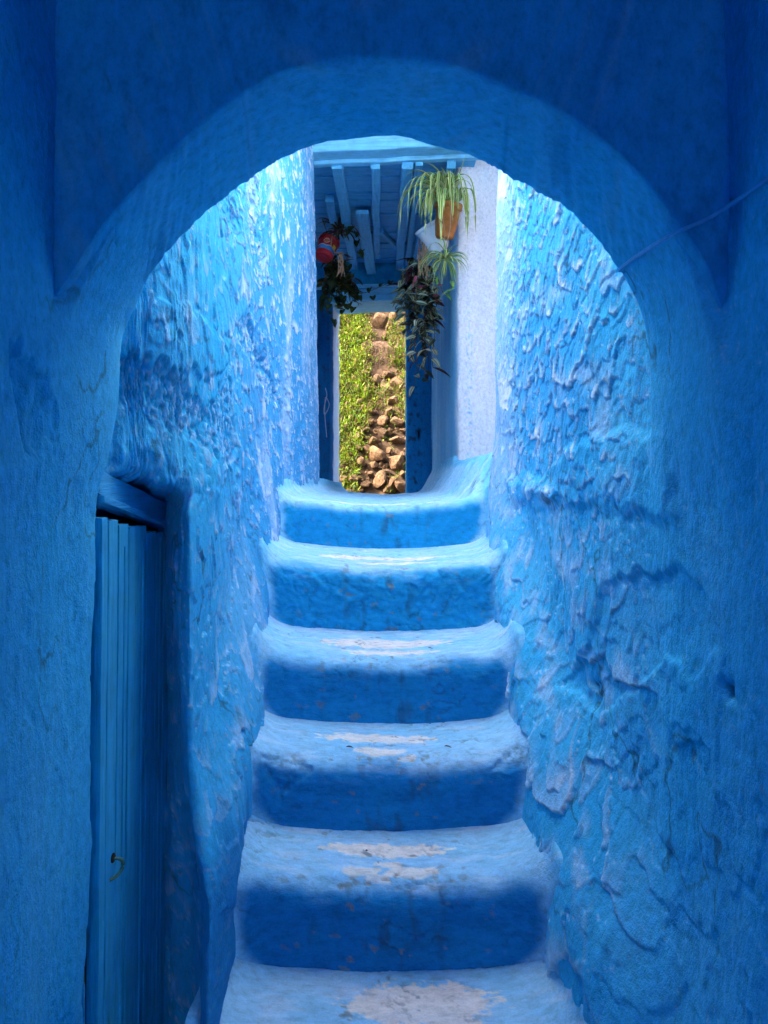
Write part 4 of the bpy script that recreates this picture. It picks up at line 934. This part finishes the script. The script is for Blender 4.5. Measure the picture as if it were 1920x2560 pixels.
def ribbon(p0, d0, L, wd, drop, n=12, rng=random, col_c=(0.13, 0.26, 0.035), col_e=(0.62, 0.62, 0.36)):
    p = Vector(p0); d = Vector(d0).normalized(); V = []; Fq = []; col = []
    st = L / n
    for i in range(n + 1):
        t = i / n; w_ = wd * (0.55 + 1.3 * t if t < 0.3 else (0.94 * (1 - ((t - 0.3) / 0.7) ** 2.2) + 0.03)) * 0.5
        side = d.cross(Vector((0, 0, 1)));
        if side.length < 0.05: side = Vector((1, 0.2, 0))
        side.normalize(); nrm = side.cross(d)
        for j, a in enumerate((-1, -0.42, 0, 0.42, 1)):
            V.append(tuple(p + side * (a * w_) + nrm * (abs(a) * w_ * 0.45))); c = col_c if abs(a) < 0.7 else col_e
            col.append(c if not callable(c) else c(t))
        p = p + d * st; d = (d + Vector((0, 0, -1)) * drop * st * (0.4 + 1.6 * t)).normalized()
    for i in range(n):
        for j in range(4):
            q = i * 5 + j; Fq.append((q, q + 1, q + 6, q + 5))
    return mesh_np('leaf', V, Fq, col)

# ------------------------------------------------------------------ pots and plants
# terracotta pot with the spider plant, on the wall corner
tp = dpt(967, 470, 4.50); tp.x -= 0.004
pot = thing('terracotta_pot', 'orange terracotta pot hung on the pale wall corner under the spider plant', 'pot', tuple(tp), k=FK)
bd = o = link('body', lathe('body', [(0.0, -0.125), (0.050, -0.125), (0.058, -0.11), (0.066, -0.05), (0.070, -0.035), (0.069, -0.02), (0.076, 0.06), (0.078, 0.072), (0.072, 0.072), (0.066, 0.03), (0.0, 0.025)], 30), M_TERRA, pot); o.location = tp; o.rotation_euler = (math.radians(8), math.radians(7), 0)
o = link('rim', lathe('rim', [(0.077, 0.045), (0.085, 0.048), (0.087, 0.075), (0.083, 0.082), (0.074, 0.078)], 30), M_TERRA, pot); o.location = tp; o.rotation_euler = (math.radians(8), math.radians(7), 0); sub(o, bd)
sp = thing('spider_plant', 'large variegated spider plant arching out of the terracotta pot', 'plant', tuple(tp + Vector((0, 0, 0.05))), k=FK)
r = random.Random(3)
for k in range(72):
    az = r.uniform(0, 2 * math.pi) if k % 3 else r.gauss(math.pi * 1.12, 0.5); el = r.uniform(0.75, 1.48); L = r.uniform(0.20, 0.40)
    if math.cos(az) > 0.2: L *= 0.62
    if math.sin(az) > 0.3: L *= 0.7
    d = (math.cos(az) * math.cos(el), math.sin(az) * math.cos(el) - 0.15, math.sin(el))
    p = tp + Vector((r.uniform(-0.035, 0.03), r.uniform(-0.035, 0.02), 0.055))
    pale = r.random()
    cc = (0.27, 0.40, 0.045) if pale < 0.7 else (0.60, 0.60, 0.28)
    me = ribbon(p, d, L, r.uniform(0.015, 0.023), r.uniform(6.0, 12.0), 12, r, cc, (0.92, 0.88, 0.52))
    link('leaf', me, M_LEAF, sp)
for k, (az, L) in enumerate(((3.3, 0.50), (3.6, 0.58), (3.9, 0.56), (4.5, 0.5), (4.9, 0.46), (5.2, 0.4), (3.0, 0.55), (4.2, 0.56), (2.9, 0.50), (4.7, 0.52), (5.0, 0.44), (5.5, 0.36), (4.4, 0.46), (4.0, 0.5), (5.3, 0.5), (4.6, 0.4))):      # the long ones that hang past the pot
    link('leaf', ribbon(tp + Vector((r.uniform(-0.05, 0.0), -0.03, 0.06)), (math.cos(az) * 0.5, math.sin(az) * 0.45, 1.0), L, 0.019, 11, 16, r, (0.20, 0.34, 0.04), (0.85, 0.82, 0.48)), M_LEAF, sp)
for k in range(22):
    x0 = r.uniform(-0.075, 0.075)
    link('leaf', ribbon(tp + Vector((x0, -0.085 + 5 * x0 * x0, 0.075)), (x0 * 4 + r.uniform(-0.2, 0.1), -0.6, r.uniform(0.1, 0.6)), r.uniform(0.28, 0.46), 0.019, 17, 14, r, (0.22, 0.36, 0.04), (0.90, 0.86, 0.52)), M_LEAF, sp)
link('leaf', ribbon(tp + Vector((0.01, -0.01, 0.06)), (0.32, -0.2, 1.0), 0.33, 0.016, 0.6, 10, r, (0.16, 0.30, 0.04), (0.5, 0.55, 0.2)), M_LEAF, sp)
link('leaf', ribbon(tp + Vector((-0.03, -0.02, 0.06)), (-0.35, -0.2, 1.0), 0.40, 0.018, 7.5, 14, r, (0.20, 0.34, 0.05), (0.66, 0.64, 0.4)), M_LEAF, sp)
# its offshoot on runners
op = dpt(962, 562, 4.44)
of = thing('spider_plant_offshoot', 'small bushy spider plant offshoot dangling below the terracotta pot', 'plant', tuple(op), k=FK)
for k in range(58):
    az = r.uniform(0, 2 * math.pi); el = r.uniform(-0.3, 1.1); L = r.uniform(0.13, 0.26)
    if math.cos(az) > 0.3: L *= 0.8
    link('leaf', ribbon(op + Vector((r.uniform(-0.012, 0.012), 0, r.uniform(-0.01, 0.02))), (math.cos(az) * math.cos(el), math.sin(az) * math.cos(el), math.sin(el)), L, r.uniform(0.009, 0.014), r.uniform(9, 19), 10, r, (0.24, 0.38, 0.06), (0.85, 0.82, 0.46)), M_LEAF, of)
tubes('runner', [([tp + Vector((0.0, -0.07, 0.07)), tp + Vector((0.015, -0.11, 0.02)), tp + Vector((0.01, -0.10, -0.10)), op + Vector((0.005, -0.02, 0.08)), op], 0.0028),
                 ([tp + Vector((-0.03, -0.06, 0.07)), tp + Vector((-0.04, -0.11, 0.0)), tp + Vector((-0.02, -0.10, -0.12)), op + Vector((-0.01, 0, 0.05)), op], 0.002)], M_DRY, of, n=5)
iv = thing('ivy_sprig', 'short green sprig with heart leaves hanging under the offshoot', 'plant', tuple(op + Vector((0, 0, -0.15))), k=FK)
sprig = [op + Vector((-0.03, 0, -0.02)), op + Vector((-0.045, -0.01, -0.10)), op + Vector((-0.025, -0.01, -0.17)), op + Vector((0.0, -0.01, -0.215)), op + Vector((0.035, -0.01, -0.17)), op + Vector((0.04, 0, -0.12))]
tubes('stem', [([tuple(q) for q in spline([tuple(q) for q in sprig], 18)], 0.0024)], M_STEM, iv)
for p, d, rl, s in ((op + Vector((0.0, -0.012, -0.20)), (-0.6, -0.4, -0.35), 0.3, 0.95), (op + Vector((0.005, -0.012, -0.215)), (0.75, -0.3, -0.5), -0.4, 0.85), (op + Vector((0.02, -0.01, -0.19)), (0.5, -0.5, 0.3), 0.2, 0.8), (op + Vector((-0.045, 0, -0.10)), (-0.3, -0.4, -0.9), 0.6, 0.75), (op + Vector((0.04, 0, -0.13)), (0.2, -0.5, -0.8), 0.0, 0.6)):
    place_leaf(iv, GR[0], p, d, rl, s)
# white pot tilted behind
wp = dpt(936, 511, 4.78)
wpo = thing('white_pot', 'tilted white plastic pot behind the terracotta pot', 'pot', tuple(wp), k=FK)
bd = o = link('body', lathe('body', [(0.0, -0.105), (0.068, -0.105), (0.073, -0.10), (0.086, 0.055), (0.088, 0.075), (0.080, 0.075), (0.074, 0.0), (0.0, -0.01)], 30), M_WHITE, wpo); o.location = wp; o.rotation_euler = (math.radians(10), math.radians(-32), 0)
o = link('rim', lathe('rim', [(0.0865, 0.056), (0.091, 0.058), (0.093, 0.078), (0.087, 0.080)], 30), M_WHITE, wpo); o.location = wp; o.rotation_euler = (math.radians(10), math.radians(-32), 0); sub(o, bd)
# bracket and pipe end on the wall corner
hb = dpt(1000, 412, 4.55)
pe = tubes('pipe_hook', [([tuple(q) for q in spline([tuple(dpt(x, yv, Y)) for x, yv, Y in ((958, 436, 4.5), (975, 428, 4.5), (990, 418, 4.52), (999, 404, 4.54), (999, 392, 4.55), (994, 385, 4.56))], 18)], [0.006 + 0.008 * i / 17 for i in range(18)])], M_WHITE, None, n=9)
scale_about_cam(pe); tag(pe, 'short curved white pipe end beside the spider plant', 'pipe')
nl = tubes('hook_nail', [([dpt(975, 389, 4.57), dpt(985, 390, 4.5)], 0.004), ([dpt(977, 389, 4.55), dpt(977, 402, 4.54)], 0.003)], M_RUST, None); scale_about_cam(nl); tag(nl, 'small black nail in the wall edge by the white pipe', 'nail')

# trailing striped vine from the white pot
tvp = dpt(905, 545, 5.0)
tv = thing('trailing_vine', 'long trailing vine with silver striped dark leaves beside the doorway', 'plant', tuple(tvp), k=FK)
r = random.Random(21); runs = []
for k in range(22):
    x0 = r.uniform(862, 942); L = r.uniform(0.25, 0.72) if k > 3 else r.uniform(0.72, 0.80)
    if x0 < 885: L *= 0.8
    p0 = dpt(r.uniform(890, 925), r.uniform(555, 590), r.uniform(4.9, 5.15)); xt = dpt(x0 if k > 3 else r.uniform(895, 925), 600, p0.y).x
    pts = []
    for j in range(12):
        f = j / 11; pts.append(Vector((p0.x + (xt - p0.x) * min(1, f * 2.2) + 0.012 * math.sin(j * 1.3 + k), p0.y - 0.05 * math.sin(min(1, f * 2) * 1.6) + 0.01 * math.cos(j + k), p0.z + 0.04 * math.sin(f * 6) * (f < 0.2) - L * f)))
    runs.append((pts, 0.0022))
    for j in range(1, 12):
        for rep in range(2 if j < 9 else 1):
            if r.random() < 0.12: continue
            az = r.uniform(0, 2 * math.pi); d = (math.cos(az), -abs(math.sin(az)) * 0.9, r.uniform(-0.75, 0.15))
            m = ZB[r.randrange(5)] if r.random() < 0.92 else PU[r.randrange(2)]
            place_leaf(tv, m, pts[j], d, r.uniform(-0.7, 0.7), r.uniform(0.95, 1.4))
tubes('stem', runs, M_STEM, tv)
# purple leaves and pink leaf backs at its top
for k in range(16):
    az = r.uniform(0, 2 * math.pi); p = dpt(r.uniform(885, 925), r.uniform(565, 620), r.uniform(4.85, 5.0)); place_leaf(tv, PU[k % 2], p, (math.cos(az) * 0.7, -abs(math.sin(az)) * 0.8, r.uniform(-0.9, 0.4)), r.uniform(-0.6, 0.6), r.uniform(0.7, 1.0))
for (x, yv, dx, dz) in ((897, 608, 0.15, -1), (908, 622, 1, 0.25), (940, 640, 1, 0.05), (945, 651, 1, 0.1), (915, 586, 0.3, -0.9), (905, 596, -0.3, -1), (948, 616, 1, 0.0)):
    place_leaf(tv, PK[0], dpt(x - 6, yv, 4.84), (dx, -0.5, dz), r.uniform(-0.9, -0.3), r.uniform(0.8, 1.05))
# dry stalk bundle
st = []
for k in range(22):
    x0 = r.uniform(905, 928); y0 = r.uniform(505, 545); st.append(([dpt(x0, y0, 4.78), dpt(x0 + r.uniform(-8, 6), y0 + 18, 4.76), dpt(x0 + r.uniform(-12, 8), y0 + 36, 4.78), dpt(x0 + r.uniform(-8, 10), y0 + r.uniform(45, 65), 4.8)], r.uniform(0.002, 0.004)))
o = tubes('dry_stalks', st, M_DRY, None, n=4); scale_about_cam(o); tag(o, 'bundle of dry pinkish stalks hanging left of the white pot', 'dry stalks')

# red pot with its plants on the left wall end
rp = dpt(704, 537, 5.55); rp.x += 0.006
def red_paint(a, z, i):
    # a around, z height; pattern faces the viewer (a = -90 degrees)
    d = (a - 1.5 * math.pi + math.pi) % (2 * math.pi) - math.pi
    if z > 0.048: return (0.42, 0.012, 0.015)
    e = math.hypot((d + 0.1) * 0.07, z - 0.018)
    if e < 0.011: return (0.62, 0.20, 0.02)
    if 0.016 < e < 0.021: return (0.75, 0.66, 0.55)
    lim = -0.022 + 0.010 * abs(math.sin(d * 3.2))
    if -0.055 < z < lim - 0.006: return (0.03, 0.22, 0.52)
    if -0.055 < z < lim: return (0.65, 0.72, 0.78)
    if 0.7 < d < 1.25 and abs(z + 0.002) < 0.016: return (0.62, 0.45, 0.03)
    return (0.46, 0.012, 0.018)
prof = [(0.0, -0.088), (0.035, -0.088), (0.040, -0.090), (0.044, -0.088), (0.060, -0.090), (0.066, -0.084)] + [(0.066 + 0.009 * (k / 26), -0.080 + 0.13 * k / 26) for k in range(27)] + [(0.081, 0.052), (0.083, 0.066), (0.081, 0.075), (0.074, 0.075), (0.07, 0.03), (0.0, 0.03)]
red = thing('red_pot', 'red painted tin pot with blue wave band, tilted on the left wall', 'pot', tuple(rp), k=FK)
o = link('body', lathe('body', prof, 64, red_paint), M_PAINTED, red); o.location = rp; o.rotation_euler = (math.radians(-22), math.radians(17), 0)
tubes('hanger', [([rp + Vector((-0.075, 0, 0.05)), rp + Vector((-0.085, 0, 0.10)), rp + Vector((-0.10, 0.01, 0.15))], 0.003)], M_PALEWIRE, red)
lv = thing('heart_leaf_vine', 'dark green heart leaved vine spilling below the red pot', 'plant', tuple(rp + Vector((0.03, 0, -0.1))), k=FK)
r = random.Random(31); runs = []
for k in range(24):
    p0 = rp + Vector((r.uniform(-0.01, 0.14), r.uniform(0.0, 0.1), r.uniform(-0.10, 0.04))); xt = r.uniform(-0.05, 0.24); L = r.uniform(0.22, 0.42); pts = []
    for j in range(9):
        f = j / 8; pts.append(Vector((p0.x + (rp.x + xt - p0.x) * f + 0.012 * math.sin(j + k), p0.y - 0.05 * f, p0.z - L * f)))
    runs.append((pts, 0.002))
    for j in range(1, 9):
        if r.random() < 0.15: continue
        az = r.uniform(0, 2 * math.pi); place_leaf(lv, HT[r.randrange(2)], pts[j], (math.cos(az) * 0.8, -abs(math.sin(az)) * 0.8, r.uniform(-0.9, 0.1)), r.uniform(-0.6, 0.6), r.uniform(0.85, 1.4))
# one runner along the lintel and a few stragglers
run = [tuple(dpt(x, yv, Y)) for x, yv, Y in ((760, 635, 5.6), (790, 632, 5.8), (815, 622, 6.0), (840, 612, 6.2), (858, 616, 6.3))]; runs.append(([tuple(q) for q in spline(run, 14)], 0.0025))
for (x, yv, Y) in ((775, 640, 5.7), (799, 622, 5.9), (824, 613, 6.1), (845, 607, 6.2), (805, 640, 5.9), (764, 664, 5.6), (741, 670, 5.6), (720, 690, 5.6), (726, 697, 5.6), (777, 545, 5.5), (772, 520, 5.5), (783, 540, 5.5), (768, 500, 5.5), (760, 490, 5.5), (752, 497, 5.5)):
    place_leaf(lv, HT[r.randrange(2)], dpt(x, yv, Y), (r.uniform(-0.6, 0.6), -0.6, -0.7), r.uniform(-0.5, 0.5), r.uniform(0.7, 0.95))
runs.append(([dpt(735, 480, 5.52), dpt(755, 478, 5.5), dpt(772, 500, 5.5), dpt(780, 545, 5.5)], 0.002)); runs.append(([dpt(706, 650, 5.55), dpt(710, 675, 5.55), dpt(722, 692, 5.55)], 0.0018))
tubes('stem', runs, M_STEM, lv)
pu = thing('purple_leaf_plant', 'dark purple strap leaved plant sprouting beside the red pot', 'plant', tuple(rp + Vector((0.11, 0, 0.05))), k=FK)
pc = dpt(733, 505, 5.52)
for k in range(36):
    az = r.uniform(0, 2 * math.pi); el = r.uniform(-0.2, 1.2); L = r.uniform(0.10, 0.26)
    cc = (0.045, 0.012, 0.020) if r.random() < 0.6 else (0.035, 0.045, 0.02)
    link('leaf', ribbon(pc + Vector((r.uniform(-0.02, 0.02), r.uniform(-0.02, 0.02), 0)), (math.cos(az) * math.cos(el), math.sin(az) * math.cos(el), math.sin(el)), L, r.uniform(0.016, 0.030), r.uniform(7, 14), 9, r, cc, (0.09, 0.025, 0.045) if k % 3 else (0.11, 0.12, 0.05)), M_LEAF, pu)
for (x, yv, dx, dz, L) in ((700, 500, -0.35, 1, 0.21), (725, 490, 0.35, 1, 0.19), (720, 495, 0.0, 1, 0.16)):
    link('leaf', ribbon(dpt(x + 5, yv, 5.54), (dx, -0.1, dz), L, 0.022, 2.0, 9, r, (0.03, 0.05, 0.018), (0.20, 0.21, 0.10)), M_LEAF, pu)
tail = [([dpt(736 + r.uniform(-4, 4), 548, 5.46), dpt(736 + r.uniform(-7, 7), 565, 5.45), dpt(737 + r.uniform(-10, 10), 590 + r.uniform(-5, 8), 5.46)], 0.0035) for _ in range(12)]
tail.append(([dpt(718, 505, 5.46), dpt(715, 530, 5.44), dpt(724, 546, 5.43), dpt(742, 546, 5.43)], 0.005))
o = tubes('straw_knot', tail, M_DRY, None, n=5); scale_about_cam(o); tag(o, 'knot of straw coloured cord hanging beside the red pot', 'cord')

# ------------------------------------------------------------------ wires, cable and nails
def cab(off): return [tuple(q) for q in spline([tuple(dpt(x, yv + off, Y)) for x, yv, Y in ((1690, 362, 1.20), (1640, 398, 1.27), (1590, 432, 1.34), (1535, 468, 1.395), (1482, 492, 1.418), (1440, 512, 1.47), (1395, 540, 1.58), (1362, 562, 1.69), (1338, 582, 1.768))], 46)]
o = tubes('cable', [(cab(0), 0.0032), (cab(3.2), 0.0028)], M_SM if False else M_WIRE, None, n=8); tag(o, 'painted-over twin cable running up across the right of the arch', 'cable')
o = tubes('wire_loop', [([tuple(q) for q in spline([tuple(dpt(x, yv, 6.3)) for x, yv in ((703, 838), (706, 855), (700, 880), (701, 895), (708, 885), (711, 872), (704, 858), (702, 870), (702, 900), (706, 945))], 50)], 0.0035)], M_PALEWIRE, None); scale_about_cam(o); tag(o, 'loop of pale wire hanging at the left edge of the far doorway', 'wire')
o = tubes('bent_wire', [([dpt(x, yv, Y) for x, yv, Y in ((1583, 672, 1.49), (1566, 676, 1.50), (1566, 720, 1.51), (1562, 752, 1.51), (1545, 752, 1.535), (1552, 738, 1.53))], 0.0022)], M_WIRE, None); tag(o, 'bent wire hook fixed high on the right pier', 'wire')
def nail(x, yv, Y, label, dx=8, dy=2, rad=0.003):
    a = dpt(x, yv, Y); b = dpt(x + dx, yv + dy, Y - 0.04); o = tubes('nail', [([a, a.lerp(b, 0.5), b], rad)], M_RUST, None, n=6); tag(o, label, 'nail')
nail(657, 345, 6.2, 'bent black nail at the top of the left wall end', 14, 3, 0.004)
nail(1232, 878, 2.42, 'small rusty nail sticking out of the right wall above the ledge', 4, 3, 0.003)
nail(1622, 1100, 1.46, 'dark nail stub low on the right pier near the picture edge', -4, 20, 0.003)
nail(1268, 968, 2.3, 'short nail in the middle of the right wall', 5, 6, 0.003)

# dead leaves and litter on the treads
DL = [leaf_mesh('dead_leaf', 0.030, 0.012, lambda a, t: (0.09, 0.055, 0.03), 2, 5, 0.6, 0.2)]
for (x, yv, i, lab, s, az) in ((960, 1618, 2, 'curled brown leaf on the right half of the fourth tread', 1.0, 0.1), (748, 1620, 2, 'dark dry leaf left of the worn patch on the fourth tread', 1.1, 0.5), (1130, 1835, 1, 'thin dead leaf at the right end of the fifth tread', 1.0, 0.9),
                            (655, 1190, 4, 'small dead leaf at the left end of the second tread', 0.9, 0.0), (925, 1405, 3, 'tiny brown leaf on the edge of the third tread', 0.8, 0.4), (790, 1846, 1, 'small dark twig leaf on the pale patch of the fifth tread', 0.8, 1.2)):
    zt = ST[i][1]; u, v = x * 1.1573, yv * 1.1573; Y = F * (-zt - 0.0) / (v - VH); Y = min(max(Y, ST[i][0] + 0.03), 6.0)
    o = link('dead_leaf', DL[0], M_DEAD); o.location = ((u - CU) * Y / F, Y, zt + 0.010); o.rotation_euler = (0.2, 0.1, az); o.scale = (s, s, s); tag(o, lab, 'leaf', 'dead leaves on the treads')

for o in ROOTS:
    if '_m' in o: del o['_m']
